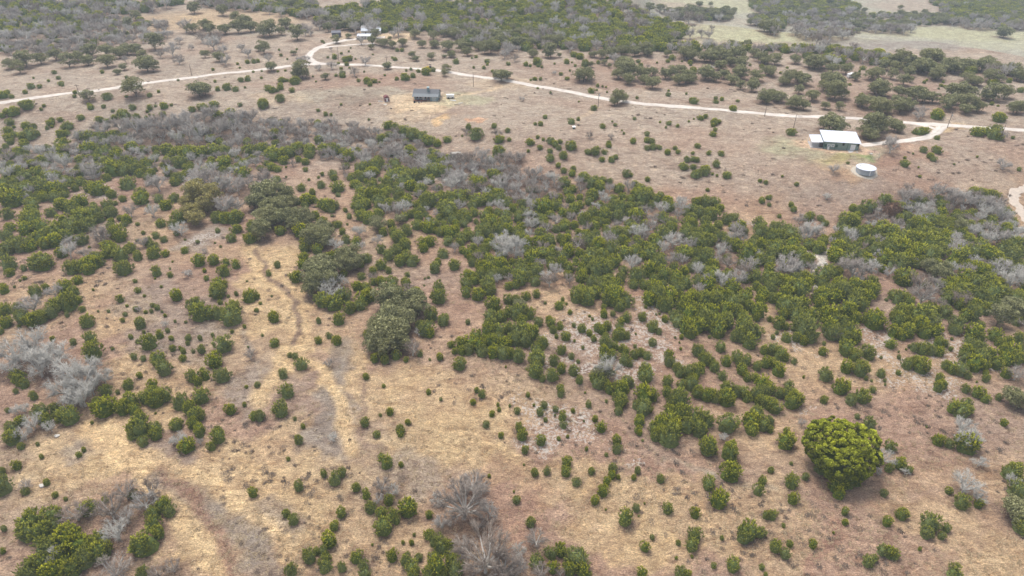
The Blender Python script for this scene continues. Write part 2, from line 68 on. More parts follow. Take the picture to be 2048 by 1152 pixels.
D[0,0]=dict(j="20,755,90;90,770,45;55,735,50;200,735,48;245,685,70;315,690,45;485,665,55;500,680,30;432,575,50;388,645,28;468,622,36;215,835,110;190,830,80;95,885,120;50,890,60;350,843,34;328,872,32;600,735,40;594,768,35;855,770,80;725,855,60;710,835,36;828,850,40;75,970,82;205,1003,80;272,1008,50;400,980,75;415,960,50;375,1022,42;415,1010,30;482,955,52;540,1005,95;510,1015,60;480,1068,90;525,1062,70;645,937,66;240,1070,130;290,1065,70;180,1085,90;60,1045,90;110,1070,60;70,1100,90;80,1135,60;15,920,60;110,1013,32;190,1140,80;500,1140,110;630,1080,80;700,1090,120;1195,758,48;1268,730,32;1060,857,62;902,885,32;1197,858,58;1242,845,28;1310,843,75;1370,838,30;985,918,110;1020,920,60;910,935,60;1090,925,70;1195,915,22;1228,918,24;1170,940,40;1178,890,28;860,965,50;790,955,70;1740,710,50;1815,695,80;1882,710,65;1960,698,24;1980,628,60;1925,636,55;1425,640,24;1920,835,42;1710,830,80;1615,850,90;1535,870,70;1720,650,30;1703,555,28;1900,510,24;1918,540,22;1010,615,28;817,575,36;1980,495,40;2030,490,50;1010,770,28;2025,572,24;268,623,22;1740,920,90;1840,900,80;1850,960,80;1300,910,60;900,1080,130;1000,1090,110;800,1100,130",
o="1075,715,190;705,775,105;1585,720,170;1640,730,90;940,575,65;990,540,70;1170,520,170;1220,540,100;545,500,130;440,450,110;320,480,110;200,490,150;150,550,120;70,520,100;620,460,110;730,420,120;700,490,110;850,410,120;850,500,130;950,430,120;1010,400,120;1080,400,120;1140,440,90;1230,355,150;1640,200,110;1540,235,100;1550,75,110;1780,95,100;1890,155,100;1640,440,75;1750,465,90;1800,240,110;1900,230,120;2000,220,120;1960,180,110;1080,130,100;1030,190,80;1680,240,110",
b="1280,430,80;1370,400,130;1430,320,80;1430,480,90;1530,380,50;1610,300,110;1720,290,130;1700,340,150;1780,390,90;1930,380,80;1980,420,90;1800,480,100;380,340,90;250,350,110;150,390,80;1310,220,120;1480,210,120;1000,480,60;620,320,130;550,340,110;820,1040,130;950,1000,150;1080,1000,180;1170,1000,160;1280,960,160;1350,1010,170;1450,940,160;1530,980,170;1620,930,140;1680,900,140;1600,1060,170;1500,1060,160;1750,1030,160;1850,1010,150;1900,950,160;2000,930,140;1300,1070,150;1200,1090,130;770,1020,110;2000,1050,150;1400,1100,140")
D[1,0]=dict(j="205,635,70;245,640,40;312,645,90;290,640,60;95,705,70;125,715,80;195,692,75;168,720,40;287,720,52;192,783,80;55,825,100;55,860,40;498,880,36;557,910,44;820,643,38;890,645,80;910,672,50;950,648,50;988,655,18;1125,628,42;1190,610,90;1200,622,60;1255,605,50;1075,972,28;1240,553,30;1300,567,40;1360,572,90;1415,558,50;640,600,36;680,545,32;690,600,60;660,505,28;725,512,40;715,470,70;750,465,60;628,453,55;575,457,22;683,425,26;1110,470,45;1090,460,24;1130,398,42;1168,400,36;1850,485,45;1850,512,35;1822,540,36;1890,566,30;1742,538,26;1600,492,60;2018,508,42;1760,452,36;1728,463,22;1202,563,26;1030,600,24;15,485,40;200,440,30;250,472,20;235,563,22;42,620,30;326,393,24;185,398,22;680,833,28;1905,1003,56;2012,1042,48;1760,1070,130;1700,1015,60;1530,1110,80;1945,1110,90;2025,1115,40;1650,1085,22;1050,1000,80;1180,1040,120;1260,1070,130;1330,1090,110;1380,1120,110;1450,1140,90;1110,1010,80;600,915,30;902,955,24;530,330,28;545,340,22;757,382,16;742,410,18;935,435,20;795,470,18;748,543,22;865,572,20;480,650,18;455,610,20;910,833,20;175,570,22;45,567,20",
o="120,540,90;365,575,150;330,600,90;395,600,90;555,615,70;690,590,60;60,395,110;20,390,60;298,425,50;105,245,150;60,260,110;200,255,80;235,190,120;325,280,140;545,170,110;640,180,110;580,230,80;640,320,80;740,290,60;765,195,120;1520,555,75;1508,590,60;1050,530,75;1250,445,70;1280,470,60;1405,458,65;1505,450,40;1565,435,80;1660,380,110;1690,420,90;1540,370,120;1640,350,90;1430,355,90;1330,360,70;1170,345,80;1090,360,80;1030,350,80;990,345,60;1270,275,100;920,380,50;930,330,80;960,280,80;1420,290,100;1590,280,100;1500,270,80;1750,300,120;1780,370,100;1880,390,130;1830,400,100;1960,330,130;1940,290,110;2030,280,100;1960,610,130;1920,600,80;2010,610,90;2000,370,90;700,210,90;820,200,100;900,190,90;1070,310,40",
b="870,485,90;785,575,80;495,540,60;600,520,90;355,475,80;410,470,60;840,320,90;600,390,40;1140,250,90;1100,270,70;1990,430,90;390,240,110;360,210,80;430,260,70;1930,1070,90;1680,1050,60;100,470,80;1680,300,80")
D[2,0]=dict(j="265,935,45;228,990,50;185,990,36;475,970,70;530,952,38;655,862,60;725,1007,56;825,997,34;802,970,18;980,947,36;1080,1070,50;970,1125,62;1080,1120,60;1120,1130,60;1255,985,48;1325,1005,38;1232,1018,24;1185,975,24;1510,940,60;1548,930,44;1620,970,80;1610,1000,40;1655,970,40;1608,1070,60;1625,1035,40;1455,950,20;1455,803,80;1435,800,50;1633,812,48;1680,790,46;1630,785,40;1805,805,34;1770,863,70;1250,755,42;1252,722,24;1395,748,26;1000,780,30;635,725,60;678,718,20;685,685,36;725,690,22;752,695,20;760,735,20;440,627,38;228,630,34;182,628,42;150,638,26;392,590,38;505,524,30;438,493,55;480,498,20;495,437,60;545,450,70;690,498,40;585,508,80;205,490,80;190,500,50;210,522,40;240,535,28;110,512,50;145,525,30;463,562,24;1247,485,40;1280,460,60;1260,415,40;1450,565,70;1425,495,50;1430,515,30;1160,500,18;1030,520,45;1010,490,40;760,462,30;1205,545,20;1230,560,26;1290,535,30;1905,520,24;2000,530,50;895,1065,28;880,1042,16;145,1135,76;205,1095,38;250,1115,32;310,1125,70;340,1140,60;385,1128,50;485,1140,60;775,1145,50;308,740,24;205,703,24;535,812,16;1415,970,22;1360,490,16;340,508,18",
o="848,795,140;820,820,80;890,790,90;575,605,160;540,620,100;610,600,100;850,600,110;930,590,160;930,640,110;870,540,110;900,510,150;1050,590,120;1060,640,100;1130,580,90;1125,670,130;1230,600,110;1280,590,110;1340,640,120;1400,610,110;1440,640,90;1350,550,90;1390,640,90;1550,590,150;1620,620,110;1700,600,100;1760,640,110;1830,600,110;1800,580,90;1920,700,110;1830,690,80;1950,620,130;1930,660,80;2010,780,120;2040,800,90;1670,530,110;1750,500,90;1840,520,110;1830,560,90;1590,460,130;1540,460,110;1650,430,130;1800,450,150;1720,460,130;1400,430,130;1380,420,110;1440,450,110;1060,400,120;980,420,100;1090,430,80;880,410,90;800,430,110;720,440,90;660,440,60;630,440,50;740,505,60;780,530,40;630,520,60;490,375,40;310,420,130;290,440,90;380,445,40;170,430,90;140,350,120;60,350,120;370,335,110;1240,435,60;2000,460,120;1940,430,90;2020,490,80;2030,570,90;1100,70,90;1185,70,90;935,25,70;985,60,60;1500,35,60;1590,35,40;1350,100,110;1430,100,110;1480,130,90;1630,130,90;1690,150,60;1550,150,45;1900,140,55;1910,180,70;1975,180,40;2030,200,80;1700,100,90;1600,110,90",
b="20,460,80;820,470,90;1590,550,70;790,1090,60;620,1080,70;340,580,40;1090,530,40;80,790,50;1450,210,50;1520,270,80;1430,270,100;1580,280,80;1600,220,50")
D[3,0]=dict(j="190,1053,85;1225,1045,100;1260,1045,70;1180,1055,50;1353,1100,52;1355,915,110;1330,912,60;1385,922,60;1850,940,110;1880,945,60;1680,1050,110;1810,1070,120;1820,1040,120;1750,1050,80;1850,1090,80;748,757,40;655,675,28;1250,655,36;1270,640,24;1388,682,36;1415,690,30;1402,655,26;1365,708,18;733,568,28;657,510,26;760,540,55;2020,720,60;1960,1100,30;1785,660,60;1790,828,36;1840,845,22;100,580,26;155,540,26;320,440,90;1820,650,60;1590,590,60;1930,645,50",
o="510,1010,230;570,1020,130;450,1000,110;840,1030,200;770,1060,120;900,1010,130;820,1080,130;800,1000,130;1020,1010,110;1040,1030,100;1000,990,80;230,830,130;290,850,100;190,830,100;90,780,120;20,760,90;250,725,80;355,775,110;545,740,170;600,760,100;500,760,100;460,850,78;572,860,85;450,690,110;500,640,150;540,660,160;280,640,130;170,630,120;130,650,100;240,620,100;380,510,150;330,510,90;430,510,110;220,480,100;500,490,80;520,550,110;630,560,110;700,620,80;830,600,120;880,590,110;990,600,100;1090,650,110;1140,640,60;890,710,160;920,740,110;860,720,110;1050,740,110;760,820,130;850,820,110;720,820,80;910,870,160;870,880,110;960,880,80;1080,840,140;1060,870,120;1140,840,100;1020,820,100;1190,770,150;1130,760,110;1260,780,130;1320,790,110;1440,820,130;1430,850,110;1500,800,110;1600,840,150;1680,860,110;1590,880,110;1540,730,180;1480,730,120;1620,740,110;1820,750,180;1760,770,120;1900,750,120;2000,870,130;1970,880,110;1640,650,120;1600,620,110;1680,660,80;1780,620,120;1850,630,90;2000,610,120;2030,620,100;1350,600,130;1320,610,80;1130,580,100;1130,540,90;1060,490,160;1010,490,110;1140,490,100;1240,540,150;1200,540,100;1310,460,180;1270,450,110;1360,480,110;1470,530,150;1430,520,120;1500,560,110;1600,520,130;1640,520,110;1720,530,150;1760,500,120;1820,540,110;1900,560,110;1960,560,130;930,530,100;1020,540,110;1380,560,110;60,480,120;20,570,90;30,590,80;1890,270,110;1860,275,70;1980,205,70;1060,65,45;770,85,50",
b="1220,890,110;1210,920,90;1880,1080,80;990,1140,110;400,310,120;290,420,90;420,400,120;690,380,90;450,360,110")
# woods that fill up between the surveyed crowns: outline, shares of juniper/oak/bare, crown diameters, tries, far wood?
ZONES=[
 ([(700,322),(880,352),(960,402),(880,440),(1000,462),(960,520),(900,500),(850,440),(780,430),(720,380)],(.66,0,.34),(3,6),1000,0),
 ([(220,292),(560,302),(545,335),(350,352),(230,342)],(.55,0,.45),(3,6),700,0),
 ([(0,372),(60,372),(140,374),(120,400),(0,395)],(.6,0,.4),(3,6),200,0),
 ([(150,268),(240,247),(420,228),(640,240),(800,265),(870,303),(1000,322),(1060,342),(1110,352),(1070,405),(940,385),(880,350),(780,330),(700,320),(560,300),(440,290),(300,285),(170,295)],(.12,0,.88),(3.5,6.5),3600,0),
 ([(1060,372),(1180,350),(1320,385),(1440,425),(1450,445),(1500,450),(1560,455),(1600,475),(1640,540),(1600,585),(1560,600),(1480,580),(1400,570),(1300,575),(1240,560),(1140,565),(1050,560),(960,560),(960,520),(1000,460),(890,440),(880,400),(960,400)],(.82,0,.18),(3.5,7),3600,0),
 ([(1665,450),(1740,410),(1790,405),(1900,390),(1960,380),(2010,420),(2048,470),(2048,600),(1960,600),(1900,540),(1840,530),(1780,545),(1740,530),(1690,510),(1640,490)],(.6,0,.4),(3.5,6.5),2600,0),
 ([(1800,385),(1990,385),(2048,470),(2000,480),(1900,450),(1810,430)],(.12,0,.88),(3.5,6.5),900,0),
 ([(1300,565),(1500,585),(1560,565),(1530,600),(1480,640),(1360,650),(1340,600)],(.9,.0,.1),(3.5,6),500,0),
 ([(0,300),(150,292),(220,300),(210,350),(140,370),(60,370),(0,370)],(.5,0,.5),(3.5,6),900,0),
 ([(1840,560),(2048,600),(2048,650),(1900,600)],(.8,0,.2),(3.5,6),500,0),
 ([(850,52),(1100,60),(1110,95),(1000,98),(920,78)],(.1,.5,.4),(5,11),900,1),
 ([(620,22),(780,0),(1240,0),(1330,42),(1372,68),(1312,92),(1220,98),(1060,84),(900,62),(760,52),(640,52)],(.76,.0,.24),(6,10.5),9000,1),
 ([(0,0),(370,0),(300,17),(210,28),(190,45),(160,60),(110,72),(60,72),(0,76)],(.55,.0,.45),(6,10.5),1500,1),
 ([(100,62),(200,32),(340,45),(345,70),(280,82),(180,95),(110,95)],(.2,.05,.75),(4,8),480,1),
 ([(0,82),(60,86),(160,84),(165,100),(80,104),(0,102)],(.25,0,.75),(4,8),220,1),
 ([(385,0),(620,0),(660,25),(620,32),(520,16),(430,12)],(.4,.2,.4),(6,10.5),1500,1),
 ([(640,25),(780,55),(770,60),(700,56),(640,50)],(.3,.4,.3),(6,10.5),500,1),
 ([(1230,72),(1320,88),(1536,92),(1700,96),(1800,112),(1860,120),(1830,120),(1740,116),(1660,122),(1640,100),(1536,98),(1320,95),(1240,84)],(.75,.05,.2),(6,10.5),2500,1),
 ([(1100,72),(1180,68),(1215,78),(1225,92),(1130,92)],(.3,.1,.6),(6,10.5),700,1),
 ([(1240,48),(1330,42),(1375,55),(1370,64),(1330,62),(1330,75),(1280,74)],(.45,.1,.45),(6,10.5),900,1),
 ([(1590,60),(1600,50),(1650,44),(1710,50),(1715,62),(1700,68),(1640,70),(1600,67)],(.1,.15,.75),(6,11),900,1),
 ([(1640,40),(1740,38),(1825,48),(1826,58),(1800,62),(1740,60),(1700,50)],(.15,.3,.55),(6,11),1200,1),
 ([(1500,0),(1700,0),(1718,12),(1700,25),(1600,28),(1536,30),(1510,20)],(.7,.2,.1),(7,12),1800,1),
 ([(1536,30),(1568,35),(1572,50),(1550,62),(1536,60),(1500,35)],(.6,.2,.2),(7,12),700,1),
 ([(1575,28),(1720,26),(1745,36),(1650,42),(1600,46),(1575,44)],(.3,.2,.5),(6,11),1200,1),
 ([(1860,0),(2048,0),(2048,42),(1960,38),(1900,30),(1880,14)],(.8,.1,.1),(7,12),3000,1),
 ([(1740,30),(1900,26),(1910,44),(1830,48),(1800,40)],(.4,.4,.2),(6,10),700,1),
 ([(1900,36),(2048,40),(2048,56),(1920,50)],(.3,.2,.5),(6,10),700,1),
 ([(1330,20),(1470,18),(1460,38),(1340,36)],(.3,.4,.3),(6,11),500,1),
 ([(1040,0),(1230,0),(1240,20)],(.6,.2,.2),(6,10),300,1),
 ([(1680,118),(1830,122),(2048,142),(2048,150),(1900,140),(1760,128)],(.6,.3,.1),(6,10.5),600,1),
]
# ---------------------------------------------------------------- terrain
def S(t):
    t = np.clip(t, 0, 1); return t * t * (3 - 2 * t)
def height(x, y):
    x = np.asarray(x, float) / 1.18; y = np.asarray(y, float) / 1.18
    edge = np.interp(x, [-239, -77, 15, 79, 130, 198], [296, 306, 243, 230, 221, 240])
    z = 8 * S((y - edge + 25) / 60)
    z = z + .7 * np.sin(x * .045 + 1) * np.sin(y * .051 + .5 + x * .01) + .35 * np.sin(x * .13 + 2) * np.sin(y * .11) + .12 * np.sin(x * .41 + y * .2) * np.sin(y * .37)
    z = z + 18 * S((y - 475) / 200) * np.exp(-((x - 5) / 120) ** 2)           # the wooded hill
    z = z + 10 * S((y - 440) / 200) * S((-x - 170) / 120)
    er = np.interp(x, [60, 90, 180, 265, 300, 420], [620, 500, 458, 432, 398, 372])
    v = S((y - er) / 70) * S((x - 60 - (y - 460) * .12) / 60)
    z = z - 38 * v + v * 26 * S((y - 760) / 220) * (1 + .3 * np.sin(x * .012))  # valley and the rise behind it
    return z * 1.18
CT, ST = math.cos(PITCH), math.sin(PITCH)
TT = np.linspace(60, 2600, 1400)
def ground_pt(px, py, up=0.0):
    """where the line of sight through a photo pixel meets the ground (raised by up metres)"""
    dx = (px - 1024) / FOC; dy = (576 - py) / FOC
    d = np.array([dx, CT + dy * ST, -ST + dy * CT])
    P = d[None, :] * TT[:, None]
    g = P[:, 2] + CH - height(P[:, 0], P[:, 1]) - up
    i = int(np.argmax(g < 0))
    if i == 0: i = len(TT) - 1
    a, b = TT[i - 1], TT[i]; ga, gb = g[i - 1], g[i]
    t = a + (b - a) * ga / (ga - gb)
    return float(d[0] * t), float(d[1] * t), float(d[2] * t + CH - up), float(t)   # x, y, ground z, depth
def project(x, y, z):
    z = z - CH; c = y * CT - z * ST; u = y * ST + z * CT
    return 1024 + FOC * x / c, 576 - FOC * u / c

# ---------------------------------------------------------------- helpers
def tag(o, label=None, cat=None, group=None, kind=None):
    if label: o['label'] = label
    if cat: o['category'] = cat
    if group: o['group'] = group
    if kind: o['kind'] = kind
    return o
def link(o, parent=None):
    COL.objects.link(o)
    if parent: o.parent = parent
    return o
def empty(name, loc, rz=0):
    o = bpy.data.objects.new(name, None); o.location = loc; o.rotation_euler = (0, 0, rz); o.empty_display_size = .2
    return link(o)
class MB:
    def __init__(s): s.v = []; s.f = []
    def add(s, vs, fs):
        n = len(s.v); s.v += [tuple(q) for q in vs]; s.f += [tuple(i + n for i in f) for f in fs]; return s
    def box(s, x0, x1, y0, y1, z0, z1):
        return s.add([(x0, y0, z0), (x1, y0, z0), (x1, y1, z0), (x0, y1, z0), (x0, y0, z1), (x1, y0, z1), (x1, y1, z1), (x0, y1, z1)],
                     [(0, 3, 2, 1), (4, 5, 6, 7), (0, 1, 5, 4), (1, 2, 6, 5), (2, 3, 7, 6), (3, 0, 4, 7)])
    def slab(s, quad, t):
        q = [Vector(p) for p in quad]; n = (q[1] - q[0]).cross(q[3] - q[0]).normalized() * t
        return s.add([p - n for p in q] + q, [(0, 3, 2, 1), (4, 5, 6, 7), (0, 1, 5, 4), (1, 2, 6, 5), (2, 3, 7, 6), (3, 0, 4, 7)])
    def tube(s, pts, rad, n=5, cap=True):
        pts = [Vector(p) for p in pts]; base = len(s.v)
        for i, p in enumerate(pts):
            d = (pts[min(i + 1, len(pts) - 1)] - pts[max(i - 1, 0)]).normalized()
            a = d.cross(Vector((.31, .2, .93)) if abs(d.z) < .9 else Vector((1, .1, 0))).normalized(); b = d.cross(a)
            for k in range(n):
                t = 2 * math.pi * k / n; s.v.append(tuple(p + (a * math.cos(t) + b * math.sin(t)) * rad[i]))
        for i in range(len(pts) - 1):
            for k in range(n):
                a0 = base + i * n + k; a1 = base + i * n + (k + 1) % n
                s.f.append((a0, a1, a1 + n, a0 + n))
        if cap:
            s.f.append(tuple(base + k for k in range(n))[::-1]); s.f.append(tuple(base + (len(pts) - 1) * n + k for k in range(n)))
        return s
    def mesh(s, name, mat, smooth=False):
        m = bpy.data.meshes.new(name); m.from_pydata(s.v, [], s.f); m.materials.append(mat)
        if smooth: m.polygons.foreach_set('use_smooth', [True] * len(m.polygons))
        m.update(); return m
    def build(s, name, mat, parent=None, smooth=False, loc=None):
        o = bpy.data.objects.new(name, s.mesh(name, mat, smooth))
        if loc: o.location = loc
        return link(o, parent)
def np_mesh(name, V, F, mat, attr=None):
    """V n x 3, F m x k (one k)"""
    V = np.asarray(V, np.float32); F = np.asarray(F, np.int32); m = bpy.data.meshes.new(name)
    m.vertices.add(len(V)); m.vertices.foreach_set('co', V.ravel())
    k = F.shape[1]; m.loops.add(F.size); m.loops.foreach_set('vertex_index', F.ravel())
    m.polygons.add(len(F)); m.polygons.foreach_set('loop_start', np.arange(0, F.size, k, dtype=np.int32))
    m.polygons.foreach_set('loop_total', np.full(len(F), k, np.int32))
    if attr is not None:
        a = m.attributes.new('tip', 'FLOAT', 'POINT'); a.data.foreach_set('value', np.asarray(attr, np.float32))
    m.materials.append(mat); m.update(calc_edges=True); return m

# ---------------------------------------------------------------- materials
def mat(name):
    m = bpy.data.materials.new(name); m.use_nodes = True
    return m, m.node_tree, m.node_tree.nodes['Principled BSDF']
def N(nt, t, **k):
    n = nt.nodes.new(t)
    for a, b in k.items():
        if a.startswith('i_'): n.inputs[a[2:].replace('_', ' ')].default_value = b
        else: setattr(n, a, b)
    return n
def noise(nt, co, scale, detail=4, rough=.55):
    n = N(nt, 'ShaderNodeTexNoise'); n.inputs['Scale'].default_value = scale; n.inputs['Detail'].default_value = detail
    n.inputs['Roughness'].default_value = rough; nt.links.new(co, n.inputs['Vector']); return n.outputs['Fac']
def maprange(nt, v, a, b, c, d):
    n = N(nt, 'ShaderNodeMapRange'); n.clamp = True
    for i, q in zip((1, 2, 3, 4), (a, b, c, d)): n.inputs[i].default_value = q
    nt.links.new(v, n.inputs[0]); return n.outputs[0]
def mix(nt, f, a, b, mode='MIX'):
    n = N(nt, 'ShaderNodeMix', data_type='RGBA', blend_type=mode)
    for s, v in ((n.inputs['Factor'], f), (n.inputs[6], a), (n.inputs[7], b)):
        if isinstance(v, (int, float)): s.default_value = v
        elif isinstance(v, tuple): s.default_value = v if len(v) == 4 else v + (1,)
        else: nt.links.new(v, s)
    return n.outputs[2]
def gray(nt, v):
    n = N(nt, 'ShaderNodeCombineColor')
    for i in range(3): nt.links.new(v, n.inputs[i])
    return n.outputs[0]
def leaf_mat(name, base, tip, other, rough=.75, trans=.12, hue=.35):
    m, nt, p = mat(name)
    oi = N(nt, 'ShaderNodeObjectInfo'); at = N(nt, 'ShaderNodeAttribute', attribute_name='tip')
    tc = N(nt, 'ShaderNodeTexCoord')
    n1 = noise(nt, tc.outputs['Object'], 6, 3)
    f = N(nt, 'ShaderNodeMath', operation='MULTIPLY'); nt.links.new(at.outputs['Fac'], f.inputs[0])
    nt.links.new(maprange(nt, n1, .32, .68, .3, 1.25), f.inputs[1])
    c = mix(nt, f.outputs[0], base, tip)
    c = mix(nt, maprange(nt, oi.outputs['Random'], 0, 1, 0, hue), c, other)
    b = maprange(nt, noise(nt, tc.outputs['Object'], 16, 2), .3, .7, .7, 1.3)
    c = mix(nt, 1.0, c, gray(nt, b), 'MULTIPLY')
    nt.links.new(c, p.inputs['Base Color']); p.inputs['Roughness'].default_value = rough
    p.inputs['Specular IOR Level'].default_value = .25
    if trans:
        tr = N(nt, 'ShaderNodeBsdfTranslucent'); nt.links.new(c, tr.inputs[0])
        ms = N(nt, 'ShaderNodeMixShader'); ms.inputs[0].default_value = trans
        nt.links.new(p.outputs[0], ms.inputs[1]); nt.links.new(tr.outputs[0], ms.inputs[2])
        nt.links.new(ms.outputs[0], nt.nodes['Material Output'].inputs[0])
    return m
def surf(name, col, rough=.7, metal=0, var=.12, scale=3, spec=.4, dirt=None, stretch=None):
    m, nt, p = mat(name); tc = N(nt, 'ShaderNodeTexCoord'); co = tc.outputs['Object']
    if stretch:
        mp = N(nt, 'ShaderNodeMapping'); mp.inputs['Scale'].default_value = stretch; nt.links.new(co, mp.inputs[0]); co = mp.outputs[0]
    b = maprange(nt, noise(nt, co, scale, 6, .6), .25, .75, 1 - var, 1 + var)
    c = mix(nt, 1.0, col, gray(nt, b), 'MULTIPLY')
    if dirt: c = mix(nt, maprange(nt, noise(nt, tc.outputs['Object'], scale * .35, 5), .5, .75, 0, .6), c, dirt)
    nt.links.new(c, p.inputs['Base Color']); p.inputs['Roughness'].default_value = rough; p.inputs['Metallic'].default_value = metal
    p.inputs['Specular IOR Level'].default_value = spec
    return m
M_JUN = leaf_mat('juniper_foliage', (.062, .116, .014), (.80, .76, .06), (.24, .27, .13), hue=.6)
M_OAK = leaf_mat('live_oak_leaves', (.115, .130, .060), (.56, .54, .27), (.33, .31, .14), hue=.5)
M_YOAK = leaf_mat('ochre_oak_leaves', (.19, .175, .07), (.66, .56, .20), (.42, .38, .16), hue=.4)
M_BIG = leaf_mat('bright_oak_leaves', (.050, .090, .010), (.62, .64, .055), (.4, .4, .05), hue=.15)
M_BARE, nt, p_ = mat('grey_bark_twigs')
_oi = N(nt, 'ShaderNodeObjectInfo'); _tc = N(nt, 'ShaderNodeTexCoord')
_c = mix(nt, _oi.outputs['Random'], (.27, .215, .175, 1), (.45, .42, .39, 1)); _c = mix(nt, 1.0, _c, gray(nt, maprange(nt, noise(nt, _tc.outputs['Object'], 7, 4), .3, .7, .65, 1.35)), 'MULTIPLY')
nt.links.new(_c, p_.inputs['Base Color']); p_.inputs['Roughness'].default_value = .9; p_.inputs['Specular IOR Level'].default_value = .2
M_ASH = surf('ashy_twigs', (.49, .47, .43), .9, var=.35, scale=7)
M_LIMB = surf('pale_dead_limbs', (.56, .53, .49), .85, var=.25, scale=6)
M_RED = surf('dead_red_foliage', (.27, .165, .11), .9, var=.3, scale=8)
M_BARK = surf('dark_bark', (.13, .105, .085), .9, var=.3, scale=8)
M_STRAW = surf('straw', (.50, .39, .25), .9, var=.3, scale=.3)
M_SCRUB = surf('scrub_twigs', (.20, .155, .12), .9, var=.35, scale=.4)
M_ROAD, nt, p_ = mat('caliche_gravel')
_tc = N(nt, 'ShaderNodeTexCoord'); _at = N(nt, 'ShaderNodeAttribute', attribute_name='tip'); _n = noise(nt, _tc.outputs['Object'], .5, 6, .65)
_m = N(nt, 'ShaderNodeMath', operation='MULTIPLY'); nt.links.new(_at.outputs['Fac'], _m.inputs[0]); nt.links.new(maprange(nt, _n, .38, .6, 0, .9), _m.inputs[1])
_c = mix(nt, _m.outputs[0], (.66, .60, .54, 1), (.42, .33, .26, 1)); _c = mix(nt, 1.0, _c, gray(nt, maprange(nt, noise(nt, _tc.outputs['Object'], .18, 5), .3, .7, .84, 1.12)), 'MULTIPLY')
nt.links.new(_c, p_.inputs['Base Color']); p_.inputs['Roughness'].default_value = .95; p_.inputs['Specular IOR Level'].default_value = .1
M_ROCK = surf('limestone', (.58, .55, .50), .9, var=.2, scale=1.5)

# ---------------------------------------------------------------- plant shapes (all one metre across)
def rvec(n, r):
    v = r.normal(size=(n, 3)); return v / np.linalg.norm(v, axis=1)[:, None]
def leaves(C, Dn, size, asp, r, tipv, flat=.0):
    """a small kinked leaf (two triangles) at every point of C, pointing along Dn"""
    n = len(C); side = np.cross(Dn, rvec(n, r)); side /= np.linalg.norm(side, axis=1)[:, None] + 1e-9
    up = np.cross(side, Dn); s = size * (.6 + .8 * r.rand(n, 1)); L = Dn * s; W = side * s * asp
    V = np.stack([C - L * .5, C + W * .5 + up * s * .15, C + L * .5, C - W * .5 + up * s * .15 * (r.rand(n, 1) - .3)], 1)
    return V.reshape(-1, 3), np.repeat(tipv, 4)
def quads(n): return np.arange(n * 4, dtype=np.int32).reshape(-1, 4)
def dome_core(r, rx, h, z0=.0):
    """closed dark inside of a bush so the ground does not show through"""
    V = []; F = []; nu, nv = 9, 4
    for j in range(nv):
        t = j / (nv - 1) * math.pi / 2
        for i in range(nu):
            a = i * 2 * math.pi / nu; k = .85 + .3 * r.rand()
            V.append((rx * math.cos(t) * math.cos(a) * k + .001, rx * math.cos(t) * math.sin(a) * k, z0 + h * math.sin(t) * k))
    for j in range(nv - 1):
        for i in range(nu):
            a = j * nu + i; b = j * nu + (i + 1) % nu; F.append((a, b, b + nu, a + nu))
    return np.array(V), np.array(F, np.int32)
def fit(V, hgt, q=97.5):
    """scale a plant so that its crown is one metre across and hgt metres high"""
    r_ = np.percentile(np.hypot(V[:, 0], V[:, 1]), q); V = V * np.array([.5 / r_, .5 / r_, 1]); V[:, 2] *= hgt / np.percentile(V[:, 2], 99.3); return V
def juniper_mesh(seed, ntuft=150, nl=20, lobes=3, name='foliage'):
    r = np.random.RandomState(seed)
    a0 = r.rand() * 6
    lc = np.array([[.15 * math.cos(a0 + i * 2 * math.pi / lobes), .13 * math.sin(a0 + i * 2 * math.pi / lobes), 0] for i in range(lobes)]) if lobes > 1 else np.zeros((1, 3))
    lr = .29 + .06 * r.rand(len(lc)) if lobes > 1 else np.array([.42]); lh = .66 + .26 * r.rand(len(lc)) if lobes > 1 else np.array([.9])
    Vs = []; T = []; k = 0
    while k < ntuft:
        i = r.randint(len(lc)); d = rvec(1, r)[0]
        if d[2] < -.45: continue
        k += 1
        az = math.atan2(d[1], d[0]); rr = lr[i] * (.80 + .26 * r.rand()) * (1 + .13 * math.sin(2 * az + a0) + .09 * math.sin(5 * az + 2 * a0) + .08 * math.sin(4 * d[2] + a0 * 3)); c0 = lc[i] + d * np.array([rr, rr, lh[i] * .5]) + np.array([0, 0, lh[i] * .42])
        c0[2] = max(c0[2], .03)
        ax = d * .7 + np.array([0, 0, .8]) + .25 * rvec(1, r)[0]; ax /= np.linalg.norm(ax)
        L = (.10 + .11 * r.rand() ** 1.5) * (1 + .35 * max(d[2], 0)); t = r.rand(nl) ** .8
        off = rvec(nl, r) * (.05 * (1 - t * .8))[:, None]
        C = c0 + ax * (t * L - .05)[:, None] + off
        Dn = ax + .6 * rvec(nl, r); Dn /= np.linalg.norm(Dn, axis=1)[:, None]
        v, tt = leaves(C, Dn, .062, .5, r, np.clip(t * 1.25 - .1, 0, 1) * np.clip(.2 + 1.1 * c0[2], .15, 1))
        Vs.append(v); T.append(tt)
    V = np.concatenate(Vs); T = np.concatenate(T); F = quads(len(V) // 4); V = fit(V, .98)
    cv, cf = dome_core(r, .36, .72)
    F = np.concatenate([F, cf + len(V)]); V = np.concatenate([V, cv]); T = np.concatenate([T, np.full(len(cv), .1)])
    return np_mesh(name, V, F, M_JUN, T)
